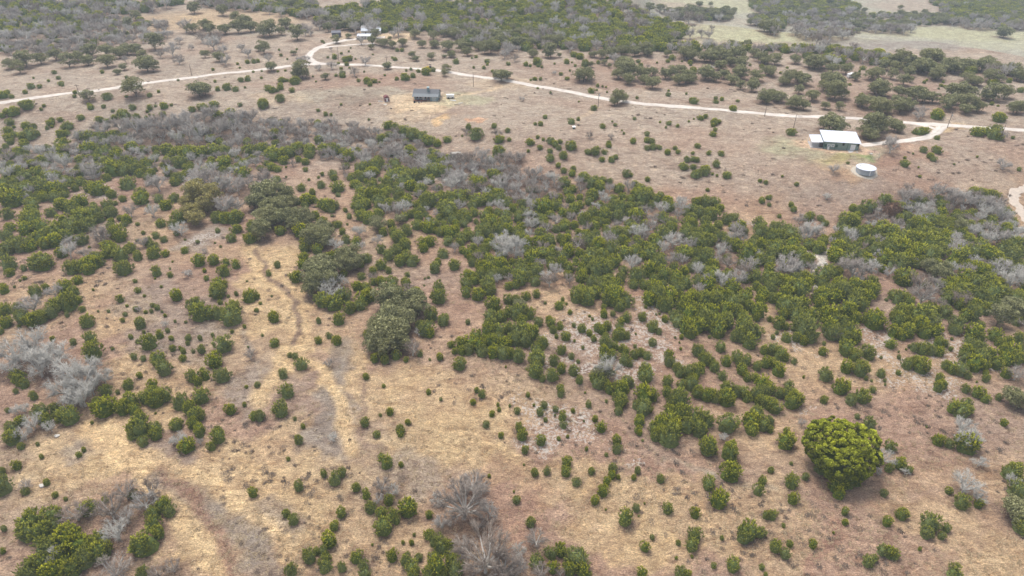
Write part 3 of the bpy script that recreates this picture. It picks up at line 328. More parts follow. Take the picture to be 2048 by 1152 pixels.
def oak_mesh(seed, nlobe=44, nl=110, material=None, hgt=.62, lr=(.085, .14), core=True, leaf=.036):
    r = np.random.RandomState(seed); Vs = []; T = []; centres = []
    el = 1 + .25 * (r.rand(3) - .5)
    for k in range(nlobe):
        d = rvec(1, r)[0]; d[2] = abs(d[2]) if r.rand() < .66 else -abs(d[2]) * .85
        rad = lr[0] + (lr[1] - lr[0]) * r.rand()
        q = (r.rand() ** .35)
        a = math.atan2(d[1], d[0]); kk = 1 + .13 * math.sin(2 * a + seed) + .1 * math.sin(3 * a + seed * 2)
        c = d * np.array([(.5 - rad) * kk * el[0], (.5 - rad) * kk * el[1], hgt * .52 - rad * .6]) * q + np.array([0, 0, hgt * .5])
        centres.append(c)
        n = int(nl * (rad / lr[1]) ** 2); u = rvec(n, r); u[:, 2] = np.where(r.rand(n) < .85, abs(u[:, 2]), u[:, 2])
        C = c + u * rad * (.75 + .3 * r.rand(n, 1)) * np.array([1.08, 1.08, .85])
        Dn = u + 1.1 * rvec(n, r); Dn /= np.linalg.norm(Dn, axis=1)[:, None]
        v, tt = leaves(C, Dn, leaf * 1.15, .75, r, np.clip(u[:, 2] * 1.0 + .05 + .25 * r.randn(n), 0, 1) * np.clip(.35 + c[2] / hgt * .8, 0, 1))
        Vs.append(v); T.append(tt)
    V = fit(np.concatenate(Vs), hgt * 1.03); T = np.concatenate(T)
    return np_mesh('crown', V, quads(len(V) // 4), material or M_OAK, T), centres
def big_oak_mesh(seed):
    """cauliflower crown: heads of leaves over a full rounded body that reaches nearly to the ground"""
    r = np.random.RandomState(seed); Vs = []; T = []; cen = []
    tries = 0
    while tries < 6000 and len(cen) < 150:
        tries += 1
        d = rvec(1, r)[0]
        if d[2] < -.55: continue
        a = math.atan2(d[1], d[0]); kk = 1 + .07 * math.sin(3 * a + 1) + .05 * math.sin(5 * a)
        c = np.array([d[0] * .41 * kk, d[1] * .41 * kk, d[2] * .27 + .36]) * np.array([1, 1, 1]); c *= 1 + .04 * r.randn()
        if any(np.linalg.norm(c - q) < .062 for q in cen): continue
        cen.append(c); rad = .044 + .022 * r.rand()
        for _ in range(9):
            u0 = rvec(1, r)[0] * .75 + d * .6; u0 /= np.linalg.norm(u0); c2 = c + u0 * rad * .8; r2 = rad * .48; n = 52
            u = rvec(n, r); u = np.where((u @ u0)[:, None] < -.2, -u, u); C = c2 + u * r2 * (.8 + .3 * r.rand(n, 1))
            Dn = u + .9 * rvec(n, r); Dn /= np.linalg.norm(Dn, axis=1)[:, None]
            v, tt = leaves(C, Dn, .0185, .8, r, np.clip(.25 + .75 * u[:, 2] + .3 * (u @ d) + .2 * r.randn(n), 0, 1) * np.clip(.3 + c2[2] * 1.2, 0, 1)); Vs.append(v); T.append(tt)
    V = np.concatenate(Vs); T = np.concatenate(T); F = quads(len(V) // 4)
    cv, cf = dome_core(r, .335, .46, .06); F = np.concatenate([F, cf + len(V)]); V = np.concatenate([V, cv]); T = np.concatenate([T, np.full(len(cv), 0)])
    return np_mesh('crown', V, F, M_BIG, T), cen
def oak_trunk(seed, centres, hgt=.62):
    r = random.Random(seed); mb = MB(); n = 1 + (seed % 2)
    top = Vector((0, 0, hgt * .22)); mb.tube([(0, 0, -.03), (0.004, 0, hgt * .1), top], [.030, .022, .020], 6)
    for i in range(8):
        c = Vector(centres[(i * 5) % len(centres)]); m1 = top.lerp(c, .5) + Vector((r.uniform(-.03, .03), r.uniform(-.03, .03), -.02))
        mb.tube([top - Vector((0, 0, .02)), m1, c], [.014, .009, .003], 4)
    return mb.mesh('trunk', M_BARK)
def bare_mesh(seed, hgt=.8, limbs=7, spread=1.0, drop=.0, wig=1.0, side=7):
    """leafless tree: trunk and limbs in one mesh, the fine branching in another"""
    r = random.Random(seed); tr = MB(); segs = []
    def rdir(d, a):
        v = Vector((r.gauss(0, 1), r.gauss(0, 1), r.gauss(0, 1))).normalized()
        return (d + v * a).normalized()
    base = Vector((0, 0, -.03)); fork = Vector((r.uniform(-.02, .02), r.uniform(-.02, .02), hgt * .14))
    tr.tube([base, fork * .6, fork], [.030, .022, .018], 6)
    for i in range(limbs):
        a = 2 * math.pi * (i + r.uniform(-.3, .3)) / limbs; lean = r.uniform(.35, 1.0) * spread
        d = Vector((math.cos(a) * lean, math.sin(a) * lean, r.uniform(.45, .95) - drop * lean * .4)).normalized()
        L = r.uniform(.20, .27); p0 = fork - Vector((0, 0, .015)); pts = [p0]
        dd = d
        for k in range(3):
            dd = rdir(dd, .22 * wig); pts.append(pts[-1] + dd * L / 2.2)
        tr.tube(pts, [.017, .015, .012, .008], 4)
        for k in range(side):
            t = r.uniform(.3, 1); q = t * 3; j = min(int(q), 2); p = pts[j].lerp(pts[j + 1], q - j)
            bd = rdir(dd, .75 * wig); bd.z = abs(bd.z) * .8 + .05; bl = r.uniform(.10, .17); e = p + bd * bl
            segs.append((p, e, .0080))
            for m_ in range(5):
                p2 = p.lerp(e, r.uniform(.3, 1)); b2 = rdir(bd, .8 * wig); l2 = r.uniform(.06, .11); e2 = p2 + b2 * l2
                segs.append((p2, e2, .0042))
                for m2 in range(5):
                    p3 = p2.lerp(e2, r.uniform(.2, 1)); b3 = rdir(b2, .9); e3 = p3 + b3 * r.uniform(.04, .085)
                    segs.append((p3, e3, .0030))
    V = []; F = []
    for (a, b, w_) in segs:
        d = (b - a).normalized(); s1 = d.orthogonal().normalized(); s2 = d.cross(s1); n = len(V)
        k = r.uniform(0, 6.28); u = s1 * math.cos(k) + s2 * math.sin(k); v = d.cross(u)
        V += [a + u * w_, a - u * .5 * w_ + v * .87 * w_, a - u * .5 * w_ - v * .87 * w_, b]
        F += [(n, n + 1, n + 3), (n + 1, n + 2, n + 3), (n + 2, n, n + 3)]
    VV = np.array([tuple(q) for q in V]); r_ = np.percentile(np.hypot(VV[:, 0], VV[:, 1]), 98); k_ = np.array([.5 / r_, .5 / r_, hgt / np.percentile(VV[:, 2], 99)])
    tr.v = [tuple(np.array(q) * k_) for q in tr.v]
    return tr.mesh('trunk', M_LIMB), np_mesh('branches', VV * k_, np.array(F), M_BARE)
NJ = 14
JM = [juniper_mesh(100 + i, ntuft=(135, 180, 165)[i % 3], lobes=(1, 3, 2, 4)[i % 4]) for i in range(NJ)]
_s = MB(); _s.tube([(0, 0, -.04), (.01, 0, .25), (.0, .01, .6)], [.028, .018, .006], 5)
for _k in range(5):
    _a = _k * 1.26; _s.tube([(0, 0, .1), (.12 * math.cos(_a), .12 * math.sin(_a), .3), (.2 * math.cos(_a), .2 * math.sin(_a), .5)], [.012, .008, .003], 4)
JSTEM = _s.mesh('trunk', M_BARK)
NO = 7
OM = []
for i in range(NO):
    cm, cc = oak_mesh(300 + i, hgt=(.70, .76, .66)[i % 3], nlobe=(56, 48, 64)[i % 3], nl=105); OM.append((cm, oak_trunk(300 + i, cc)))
NB = 7
BM = []
for i in range(NB):
    tm, bm_ = bare_mesh(500 + i, limbs=(7, 9, 8)[i % 3], spread=(1, 1.25, .8)[i % 3], drop=(0, .5, .2)[i % 3]); BM.append((bm_, tm))

BM_FAN = [(m_, t_) for t_, m_ in (bare_mesh(600 + i, limbs=18, spread=1.15, wig=.5, side=6) for i in range(2))]
def recolour(me, m_):
    c = me.copy(); c.materials.clear(); c.materials.append(m_); return c
for i in range(NB): BM.append((recolour(BM[i][0], M_ASH), BM[i][1]))      # ash pale kinds
BM += [(BM_FAN[i][0], BM_FAN[i][1]) for i in range(2)]
for i in range(3): OM.append((recolour(OM[i][0], M_YOAK), OM[i][1]))      # ochre oaks
# ---------------------------------------------------------------- where every plant stands
class Plant: pass
plants = []
GRID = {}
def put_grid(p):
    GRID.setdefault((int(p.x // 12), int(p.y // 12)), []).append(p)
def near(x, y):
    i, j = int(x // 12), int(y // 12)
    for a in (-1, 0, 1):
        for b in (-1, 0, 1):
            yield from GRID.get((i + a, j + b), ())
HR = dict(j=1.0, o=.74, b=.74, r=.9)
def make(kind, px, py, w_px=None, w_m=None):
    hc = 1.0
    for _ in range(3):
        x, y, z, t = ground_pt(px, py, hc)
        wm = w_m if w_m else w_px * t / FOC * (1.08 if kind == 'b' else 1.06 if kind == 'o' else 1.03)
        h = wm * HR[kind] * (1.0 if kind == 'b' else min(.98, .80 + .4 / wm) * (1 - .28 * min(1, max(0, (t - 190) / 120))) if kind == 'j' else 1 - .15 * min(1, max(0, (t - 250) / 150)))
        hc = h * (.44 if kind != 'b' else .5)
    p = Plant(); p.k, p.x, p.y, p.z, p.w, p.h, p.px, p.py = kind, x, y, z, wm, h, px, py
    p.t = t; p.far = False; p.wp = wm / t * FOC; p.surv = w_m is None
    return p
for (c, r_), dd in D.items():
    for k, s in dd.items():
        for e in s.split(';'):
            a, b, c3 = (float(q) for q in e.split(','))
            if c3 < 12: continue
            if c3 < 20: c3 *= 1.1
            p = make(k, c * 512 + a / 4, r_ * 288 + b / 4, w_px=c3 / 4)
            plants.append(p); put_grid(p)
def inpoly(x, y, P):
    c = False; j = len(P) - 1
    for i in range(len(P)):
        if (P[i][1] > y) != (P[j][1] > y) and x < (P[j][0] - P[i][0]) * (y - P[i][1]) / (P[j][1] - P[i][1]) + P[i][0]: c = not c
        j = i
    return c
for P, sh, (w0, w1), tries, far in ZONES:
    x0, x1 = min(q[0] for q in P), max(q[0] for q in P); y0, y1 = min(q[1] for q in P), max(q[1] for q in P)
    x0, x1 = (x0 - 25 if x0 <= 0 else x0), (x1 + 25 if x1 >= 2048 else x1)
    for _ in range(tries):
        px, py = rnd.uniform(x0, x1), rnd.uniform(y0, y1)
        if not inpoly(min(max(px, .5), 2047.5), py, P): continue
        u = rnd.random(); k = 'j' if u < sh[0] else 'o' if u < sh[0] + sh[1] else 'b'
        wm = rnd.uniform(w0, w1)
        if k == 'b': wm *= 1.15
        p = make(k, px, py, w_m=wm)
        if any((q.x - p.x) ** 2 + (q.y - p.y) ** 2 < ((.25 if sh[2] > .8 else .31) * (q.w + p.w)) ** 2 for q in near(p.x, p.y)): continue
        p.far = bool(far); plants.append(p); put_grid(p)
BIGX, BIGY, BIGZ, BIGT = ground_pt(1683, 900, 6.0)
BIGW = 152 * BIGT / FOC
# ---------------------------------------------------------------- ground sheet with its own patches of grass, litter and rock, contact shade painted in
def axis(segs):
    out = [segs[0][0]]
    for a, b, s0, s1 in segs:
        n = max(1, int(round((b - a) / ((s0 + s1) / 2)))); t = np.linspace(0, 1, n + 1)[1:]
        w_ = t if abs(s0 - s1) < 1e-6 else (s0 * t + (s1 - s0) * t * t / 2) / ((s0 + s1) / 2)
        out += list(a + (b - a) * w_)
    return np.array(out)
gx = axis([(-2600, -700, 80, 12), (-700, -170, 5, 1.3), (-170, 170, .85, .85), (170, 700, 1.3, 5), (700, 2600, 12, 80)])
gy = axis([(-150, 60, 12, 1.0), (60, 210, .8, .9), (210, 420, 1.2, 1.5), (420, 720, 2, 3.5), (720, 1400, 6, 12), (1400, 4200, 20, 120)])
X, Y = np.meshgrid(gx, gy); Z = height(X, Y)
rn = np.random.RandomState(3)
WX = X + 2.5 * np.sin(Y * .31 + 1.3 * np.sin(X * .17)) + 1.2 * np.sin(Y * .9 + X * .5) + .5 * np.sin(X * 2.1 + Y * 1.3)
WY = Y + 2.5 * np.sin(X * .27 + 1.1 * np.sin(Y * .2)) + 1.2 * np.sin(X * .8 - Y * .45) + .5 * np.sin(X * 1.7 - Y * 2.3)
def fld(s, seed):
    r = np.random.RandomState(seed); o = np.zeros_like(X)
    for k in range(9):
        a = r.rand() * 6.28; f = s * (.6 + 1.6 * r.rand()); o += np.sin((X * math.cos(a) + Y * math.sin(a)) * f + r.rand() * 6.28 + .8 * np.sin(Y * f * .7 + r.rand() * 6))
    return o / 4.0
STRAW = np.array([.525, .385, .225]); PINK = np.array([.37, .25, .185]); LILAC = np.array([.31, .258, .215])
REDD = np.array([.33, .205, .15]); PLAT = np.array([.40, .328, .262]); GREENF = np.array([.43, .42, .275]); GREYF = np.array([.39, .375, .30])
LITTER_SHADE = np.array([.235, .165, .125]); GREEN = np.array([.17, .24, .075]); WHITE = np.array([.66, .62, .56]); SAND = np.array([.62, .48, .32])
T_ = np.zeros(X.shape + (3,)) + PINK
def blend(wt, c):
    global T_
    T_ = T_ * (1 - wt[..., None]) + c * wt[..., None]
blend(S((Y - 250) / 110), PLAT)
blend(.55 * S(fld(.05, 1) * .8 + .35) * (1 - S((Y - 230) / 90)), STRAW)
blend(.40 * S(fld(.07, 2) * .9 + .1), LILAC)
blend(.30 * S(fld(.10, 5) * .9 - .05), REDD)
LIME = np.zeros_like(X); GRS = np.ones_like(X)
def blob(px, py, rx, ry, col, s, lime=0.0, soft=.5):
    x, y, z, t = ground_pt(px, py); ax = rx * t / FOC; el = (CH - z) / t; ay = ry * t / FOC / max(.15, el * .95)
    i0, i1 = np.searchsorted(gx, [x - 1.6 * ax - 5, x + 1.6 * ax + 5]); j0, j1 = np.searchsorted(gy, [y - 1.6 * ay - 5, y + 1.6 * ay + 5])
    sl_ = (slice(j0, j1), slice(i0, i1)); d = np.sqrt(((WX[sl_] - x) / ax) ** 2 + ((WY[sl_] - y) / ay) ** 2)
    w_ = S((1 + soft * .5 - d) / soft)
    if col is not None: T_[sl_] = T_[sl_] * (1 - s * w_[..., None]) + col * (s * w_[..., None])
    if lime: LIME[sl_] = np.maximum(LIME[sl_], lime * w_)
def wline(pts): return [ground_pt(*p)[:2] for p in pts]
def path(pts, wid, col, s, lime=0.0, warp=.3):
    P = wline(pts)
    for (ax, ay), (bx, by) in zip(P[:-1], P[1:]):
        m = wid * 2 + 6
        i0, i1 = np.searchsorted(gx, [min(ax, bx) - m, max(ax, bx) + m]); j0, j1 = np.searchsorted(gy, [min(ay, by) - m, max(ay, by) + m])
        sl_ = (slice(j0, j1), slice(i0, i1)); xx = X[sl_] * (1 - warp) + WX[sl_] * warp; yy = Y[sl_] * (1 - warp) + WY[sl_] * warp
        L2 = (bx - ax) ** 2 + (by - ay) ** 2 + 1e-9; t = np.clip(((xx - ax) * (bx - ax) + (yy - ay) * (by - ay)) / L2, 0, 1)
        d = np.hypot(xx - ax - t * (bx - ax), yy - ay - t * (by - ay)); w_ = S((wid * .75 - d) / (wid * .5))
        if col is not None: T_[sl_] = T_[sl_] * (1 - s * w_[..., None]) + col * (s * w_[..., None])
        if lime: LIME[sl_] = np.maximum(LIME[sl_], lime * w_)
st, li, re = STRAW, LILAC, REDD
for b in [(545, 545, 55, 55, st, .9), (560, 620, 60, 50, st, .75), (470, 640, 60, 60, st, .5), (600, 700, 40, 40, st, .8), (240, 640, 60, 40, st, .6), (250, 720, 40, 30, st, .6),
          (690, 740, 40, 60, st, .8), (760, 790, 60, 60, st, .7), (850, 790, 80, 60, st, .6), (860, 870, 90, 50, st, .7), (960, 870, 90, 50, st, .7), (1000, 940, 70, 40, st, .8),
          (560, 900, 80, 60, st, .6), (300, 830, 70, 50, st, .6), (110, 930, 80, 60, st, .6), (230, 920, 60, 40, st, .95), (430, 960, 120, 70, st, .75), (400, 1060, 80, 80, st, .8),
          (560, 1040, 100, 70, st, .7), (640, 960, 80, 50, st, .5), (1120, 960, 60, 50, st, .6), (1250, 990, 120, 50, st, .7), (1350, 1060, 130, 60, st, .6), (1240, 1090, 110, 50, st, .7),
          (1500, 1000, 120, 50, st, .5), (1550, 1100, 120, 50, st, .4), (1860, 1030, 90, 50, st, .45), (2000, 1120, 70, 40, st, .5), (1900, 900, 80, 40, PINK, .6), (1330, 880, 60, 40, li, .3),
          (660, 860, 45, 60, li, .9), (670, 790, 25, 60, li, .7), (500, 780, 50, 50, li, .7), (350, 650, 90, 50, li, .6), (290, 600, 50, 30, li, .5), (400, 690, 60, 40, li, .5),
          (530, 1060, 60, 60, li, .6), (330, 900, 50, 40, li, .6), (150, 900, 40, 20, li, .6), (820, 950, 60, 40, li, .45), (400, 480, 40, 30, li, .8), (170, 470, 60, 30, li, .5),
          (980, 1010, 120, 80, re, .55), (1060, 1130, 60, 50, re, .5), (230, 1060, 70, 60, re, .5), (60, 1060, 50, 60, re, .4), (1700, 960, 90, 70, re, .3), (1650, 860, 50, 50, re, .35),
          (1800, 560, 120, 30, re, .5), (1250, 580, 60, 15, re, .8), (1120, 570, 40, 20, re, .4), (560, 330, 60, 30, re, .5), (260, 370, 40, 20, re, .7), (700, 460, 30, 60, re, .3),
          (700, 165, 200, 20, re, .35), (1300, 150, 250, 30, re, .4), (1800, 190, 200, 40, re, .45), (750, 175, 140, 30, re, .3), (1440, 205, 200, 8, re, .25), (540, 60, 100, 12, GREYF, .3),
          (480, 35, 130, 22, STRAW, .45), (330, 45, 100, 15, STRAW, .4), (700, 187, 130, 12, GREYF, .5), (560, 195, 60, 8, SAND, .35), (700, 200, 60, 6, LITTER_SHADE, .5), (1000, 165, 70, 12, SAND, .3),
          (1950, 190, 60, 20, GREYF, .5), (1650, 300, 110, 22, GREENF * .85, .6), (1700, 314, 45, 9, GREEN, .75), (1560, 290, 50, 14, GREENF * .85, .4), (1690, 330, 50, 20, STRAW, .5),
          (1840, 300, 50, 14, np.array([.40, .21, .13]), .7), (1790, 320, 40, 12, re, .6), (1610, 345, 90, 18, re, .4), (1700, 380, 120, 14, li, .5), (1500, 340, 140, 30, PLAT, .5),
          (1300, 330, 150, 30, PLAT, .6), (1920, 320, 100, 40, PLAT, .5), (855, 208, 60, 12, SAND, .7), (850, 200, 70, 16, SAND, .5), (800, 200, 40, 12, SAND, .5), (930, 198, 50, 12, GREENF, .6),
          (880, 240, 16, 6, np.array([.6, .42, .24]), .9), (952, 237, 18, 4, np.array([.6, .36, .22]), .8), (820, 230, 50, 12, SAND, .4), (1900, 255, 40, 6, STRAW, .7), (800, 72, 40, 10, SAND, .8),
          (720, 70, 60, 10, SAND, .5), (1640, 262, 40, 8, li, .5), (1660, 288, 66, 15, np.array([.55, .40, .28]), .9), (1714, 295, 20, 12, np.array([.50, .35, .28]), .9), (1727, 335, 28, 14, WHITE * .9, .3)]:
    blob(*b)
for b in [(400, 480, 35, 22), (1080, 820, 70, 40), (1150, 860, 90, 45), (1090, 870, 60, 30), (1180, 665, 90, 50), (1260, 670, 60, 40), (1290, 605, 35, 25), (1240, 745, 80, 25), (1320, 640, 40, 30),
          (1160, 740, 50, 25), (1090, 690, 30, 50), (1250, 910, 18, 25), (1330, 700, 40, 40), (1900, 700, 60, 35), (1930, 730, 60, 25), (1850, 760, 90, 35), (1560, 680, 40, 18), (1800, 720, 60, 25),
          (1500, 445, 22, 12), (1540, 465, 30, 8), (1430, 385, 40, 10), (1655, 505, 18, 10), (1500, 385, 80, 12), (1960, 690, 40, 30), (1600, 690, 30, 20), (1750, 680, 40, 20), (1330, 560, 30, 10),
          (1235, 515, 8, 8), (880, 350, 40, 20), (1740, 860, 30, 10), (1620, 825, 40, 12), (200, 380, 50, 20), (1780, 345, 40, 6), (1400, 300, 150, 14), (1100, 300, 100, 12), (900, 195, 30, 8), (940, 185, 50, 6)]:
    blob(*b, None, 0, lime=.38 if b in ((1500, 385, 80, 12), (1400, 300, 150, 14), (1100, 300, 100, 12), (900, 195, 30, 8), (940, 185, 50, 6), (1780, 345, 40, 6), (1430, 385, 40, 10)) else .77, soft=1.0)
# valley floor
v_ = S((X - 90) / 60) * S((Y - 560) / 60); T_ = T_ * (1 - v_[..., None]) + GREYF * v_[..., None]
for b in [(1620, 72, 180, 14, GREENF, .9), (1950, 70, 160, 12, GREENF, .9), (1840, 62, 150, 10, GREENF, .8), (1450, 66, 160, 16, GREENF, .8), (2000, 90, 80, 10, GREENF, .5), (1440, 12, 140, 12, GREENF, .8), (1860, 14, 120, 12, PLAT, .8), (1350, 10, 80, 8, PLAT, .7),
          (1780, 88, 170, 12, np.array([.31, .29, .26]), .7), (1600, 45, 300, 8, PLAT, .3)]:
    blob(*b)
# tracks
path([(1610, 283), (1612, 295), (1650, 300), (1700, 305), (1724, 307), (1730, 296)], 3.2, np.array([.60, .44, .31]), .9)
path([(1612, 284), (1622, 280)], 3, np.array([.60, .44, .31]), .9)
path([(500, 490), (515, 530), (560, 575), (597, 615), (602, 650), (590, 690), (560, 740), (520, 800)], 6.5, STRAW * 1.1, .9)
path([(512, 500), (540, 555), (590, 605), (600, 645), (585, 685)], 2.0, LITTER_SHADE, .9)
path([(690, 690), (672, 730), (660, 790), (655, 870)], 6, LILAC * .9, .8)
path([(605, 715), (640, 735), (668, 780), (690, 840), (705, 900)], 3.5, STRAW * 1.2, .9)
path([(735, 760), (724, 800), (722, 850), (735, 885), (780, 900)], 1.4, LITTER_SHADE * 1.1, .8)
path([(180, 880), (260, 900), (340, 955), (430, 1020), (500, 1090), (540, 1152)], 5.5, LILAC * .92, .75)
path([(210, 880), (300, 915), (380, 985), (440, 1060), (460, 1152)], 3.0, REDD * .85, .85)
path([(185, 850), (245, 900), (285, 935)], 6.0, STRAW * 1.25, .95)
path([(300, 905), (380, 950), (480, 1005), (560, 1080), (600, 1152)], 3.5, STRAW * 1.2, .7)
path([(240, 925), (330, 1000), (400, 1080), (440, 1152)], 3.0, STRAW * 1.2, .7)
path([(490, 660), (500, 700), (505, 730)], 1.6, LILAC * .9, .7)
path([(1672, 1040), (1655, 1085), (1620, 1152)], 2.6, REDD, .85)
path([(1760, 940), (1800, 920), (1880, 910), (1930, 945), (1990, 1010), (2048, 1080)], 1.6, LITTER_SHADE * 1.5, .45)
path([(1540, 910), (1600, 905), (1660, 1000), (1720, 1005), (1800, 1000), (1880, 975)], 1.4, LITTER_SHADE * 1.5, .4)
path([(1330, 915), (1420, 950), (1560, 980)], 1.5, GREYF * .9, .4)
path([(1300, 880), (1340, 920), (1380, 940), (1480, 900)], 1.2, LITTER_SHADE * 1.6, .3)
path([(905, 195), (940, 187), (980, 180), (1000, 172)], 4, SAND, .5)
path([(1150, 245), (1180, 225), (1200, 215)], 3, SAND, .35)
path([(1658, 497), (1650, 512), (1628, 515), (1600, 492), (1575, 488)], 2.2, WHITE, .8, lime=.8)
path([(1650, 512), (1640, 528), (1628, 550), (1630, 585)], 2.4, WHITE * .95, .9, lime=.8)
path([(1775, 660), (1770, 690)], 1.5, WHITE, .8, lime=.6)
for p in plants:     # leaf litter and bare soil under the crowns, doubling as painted contact shade
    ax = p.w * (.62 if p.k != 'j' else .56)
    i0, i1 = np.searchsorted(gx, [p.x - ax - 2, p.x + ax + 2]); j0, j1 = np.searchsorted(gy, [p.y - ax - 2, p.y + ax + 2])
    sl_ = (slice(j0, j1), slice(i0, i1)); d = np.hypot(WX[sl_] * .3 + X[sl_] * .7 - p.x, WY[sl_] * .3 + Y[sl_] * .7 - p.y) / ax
    w_ = S((1.15 - d) / .55)[..., None] * (.75 if p.k != 'b' else .5); T_[sl_] = T_[sl_] * (1 - w_) + LITTER_SHADE * w_
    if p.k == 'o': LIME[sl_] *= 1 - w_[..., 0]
nxg, nyg = len(gx), len(gy)
idx = np.arange(nxg * nyg).reshape(nyg, nxg)
F = np.stack([idx[:-1, :-1], idx[:-1, 1:], idx[1:, 1:], idx[1:, :-1]], -1).reshape(-1, 4)
mg, nt, p_ = mat('dry_grassland')
tc = N(nt, 'ShaderNodeTexCoord'); co = tc.outputs['Object']
at = N(nt, 'ShaderNodeAttribute', attribute_name='tint'); al = N(nt, 'ShaderNodeAttribute', attribute_name='lime')
c = at.outputs['Color']
nA = noise(nt, co, .55, 8, .66); nB = noise(nt, co, .13, 5, .6); nF = noise(nt, co, 3.2, 4, .7)
def tone(v, a, b, s_, k):
    """shift the ground's own colour by a factor wherever the noise says so"""
    global c
    c = mix(nt, maprange(nt, v, a, b, 0, s_), c, mix(nt, 1.0, c, k + (1,), 'MULTIPLY'))
tone(nB, .38, .68, .8, (.78, .72, .70)); tone(nA, .50, .66, .8, (1.42, 1.40, 1.30))
mp = N(nt, 'ShaderNodeMapping'); mp.inputs['Scale'].default_value = (1.1, 4.2, 1); mp.inputs['Rotation'].default_value = (0, 0, .5); nt.links.new(co, mp.inputs[0])
wv = noise(nt, mp.outputs[0], 1.1, 6, .72); wv.node.inputs['Distortion'].default_value = 1.6
c = mix(nt, 1.0, c, gray(nt, maprange(nt, wv, .32, .68, .66, 1.32)), 'MULTIPLY')
mp2 = N(nt, 'ShaderNodeMapping'); mp2.inputs['Scale'].default_value = (.9, 3.4, 1); mp2.inputs['Rotation'].default_value = (0, 0, -.4); nt.links.new(co, mp2.inputs[0])
wv2 = noise(nt, mp2.outputs[0], .75, 5, .68); wv2.node.inputs['Distortion'].default_value = 2.6
tone(wv2, .50, .60, .9, (1.42, 1.42, 1.34)); tone(wv2, .47, .38, .9, (.64, .58, .56))
c = mix(nt, 1.0, c, gray(nt, maprange(nt, nF, .3, .7, .62, 1.38)), 'MULTIPLY')
mp3 = N(nt, 'ShaderNodeMapping'); mp3.inputs['Scale'].default_value = (.16, .34, 1); mp3.inputs['Rotation'].default_value = (0, 0, .12); nt.links.new(co, mp3.inputs[0])
nP = noise(nt, mp3.outputs[0], 1, 9, .72); nP.node.inputs['Distortion'].default_value = 1.2
tone(nP, .49, .38, .85, (.62, .57, .55)); tone(nP, .53, .64, .8, (1.35, 1.38, 1.36))
nS = noise(nt, co, .9, 3, .6); tone(nS, .62, .74, .9, (.46, .46, .48))
nG = noise(nt, co, .35, 6, .7); tone(nG, .60, .70, .7, (.84, .88, .94))
nL = noise(nt, co, 1.3, 7, .72); lm = N(nt, 'ShaderNodeMath', operation='MULTIPLY_ADD'); lm.inputs[1].default_value = .34; lm.inputs[2].default_value = -.22
nt.links.new(al.outputs['Fac'], lm.inputs[0]); ad = N(nt, 'ShaderNodeMath', operation='ADD'); nt.links.new(lm.outputs[0], ad.inputs[0]); nt.links.new(nL, ad.inputs[1])
c = mix(nt, maprange(nt, ad.outputs[0], .535, .60, 0, .85), c, (.58, .53, .475, 1))
nt.links.new(c, p_.inputs['Base Color']); p_.inputs['Roughness'].default_value = .95; p_.inputs['Specular IOR Level'].default_value = .1
bp = N(nt, 'ShaderNodeBump'); bp.inputs['Strength'].default_value = .75; bp.inputs['Distance'].default_value = .5
bs = N(nt, 'ShaderNodeMath', operation='ADD'); nt.links.new(nF, bs.inputs[0]); nt.links.new(wv, bs.inputs[1])
nt.links.new(bs.outputs[0], bp.inputs['Height']); nt.links.new(bp.outputs[0], p_.inputs['Normal'])
gm = np_mesh('ground', np.stack([X, Y, Z], -1).reshape(-1, 3), F, mg)
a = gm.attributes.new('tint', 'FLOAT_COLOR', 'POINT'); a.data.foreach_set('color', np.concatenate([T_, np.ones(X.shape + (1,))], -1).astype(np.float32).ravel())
a = gm.attributes.new('lime', 'FLOAT', 'POINT'); a.data.foreach_set('value', LIME.astype(np.float32).ravel())
gm.polygons.foreach_set('use_smooth', [True] * len(gm.polygons))
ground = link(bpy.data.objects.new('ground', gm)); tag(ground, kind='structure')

# ---------------------------------------------------------------- roads
def ribbon(name, pts, wid, material, lift=.07, step=2.0, jag=.35, taper=None):
    P = [np.array(q) for q in wline(pts)]
    # smooth by Catmull-Rom
    Q = [2 * P[0] - P[1]] + P + [2 * P[-1] - P[-2]]; line = []
    for i in range(1, len(Q) - 2):
        n = max(2, int(np.hypot(*(Q[i + 1] - Q[i])) / step))
        for k in range(n):
            t = k / n; a, b, c_, d = Q[i - 1], Q[i], Q[i + 1], Q[i + 2]
            line.append(.5 * ((2 * b) + (c_ - a) * t + (2 * a - 5 * b + 4 * c_ - d) * t * t + (3 * b - a - 3 * c_ + d) * t ** 3))
    line.append(P[-1]); V = []; Fs = []; m = 9; ac = []
    r = np.random.RandomState(len(name) + len(pts))
    for i, q in enumerate(line):
        d = line[min(i + 1, len(line) - 1)] - line[max(i - 1, 0)]; d = d / (np.hypot(*d) + 1e-9); nn = np.array([-d[1], d[0]])
        for k in range(m):
            s_ = (k / (m - 1) - .5) * wid + ((r.rand() - .5) * jag * 2 * (1 if k in (0, m - 1) else .25)); g = q + nn * s_; ac.append((k in (0, m - 1)) * 1.0 + (k == 4) * .75 + (k in (1, 7)) * .45)
            V.append((g[0], g[1], float(height(g[0], g[1])) + (lift + (-.04 if k in (0, m - 1) else .04 if k in (2, 6) else .06))))
    for i in range(len(line) - 1):
        for k in range(m - 1):
            a = i * m + k; Fs.append((a, a + m, a + m + 1, a + 1))
    o = link(bpy.data.objects.new(name, np_mesh(name, V, Fs, material, ac))); tag(o, kind='structure'); return o
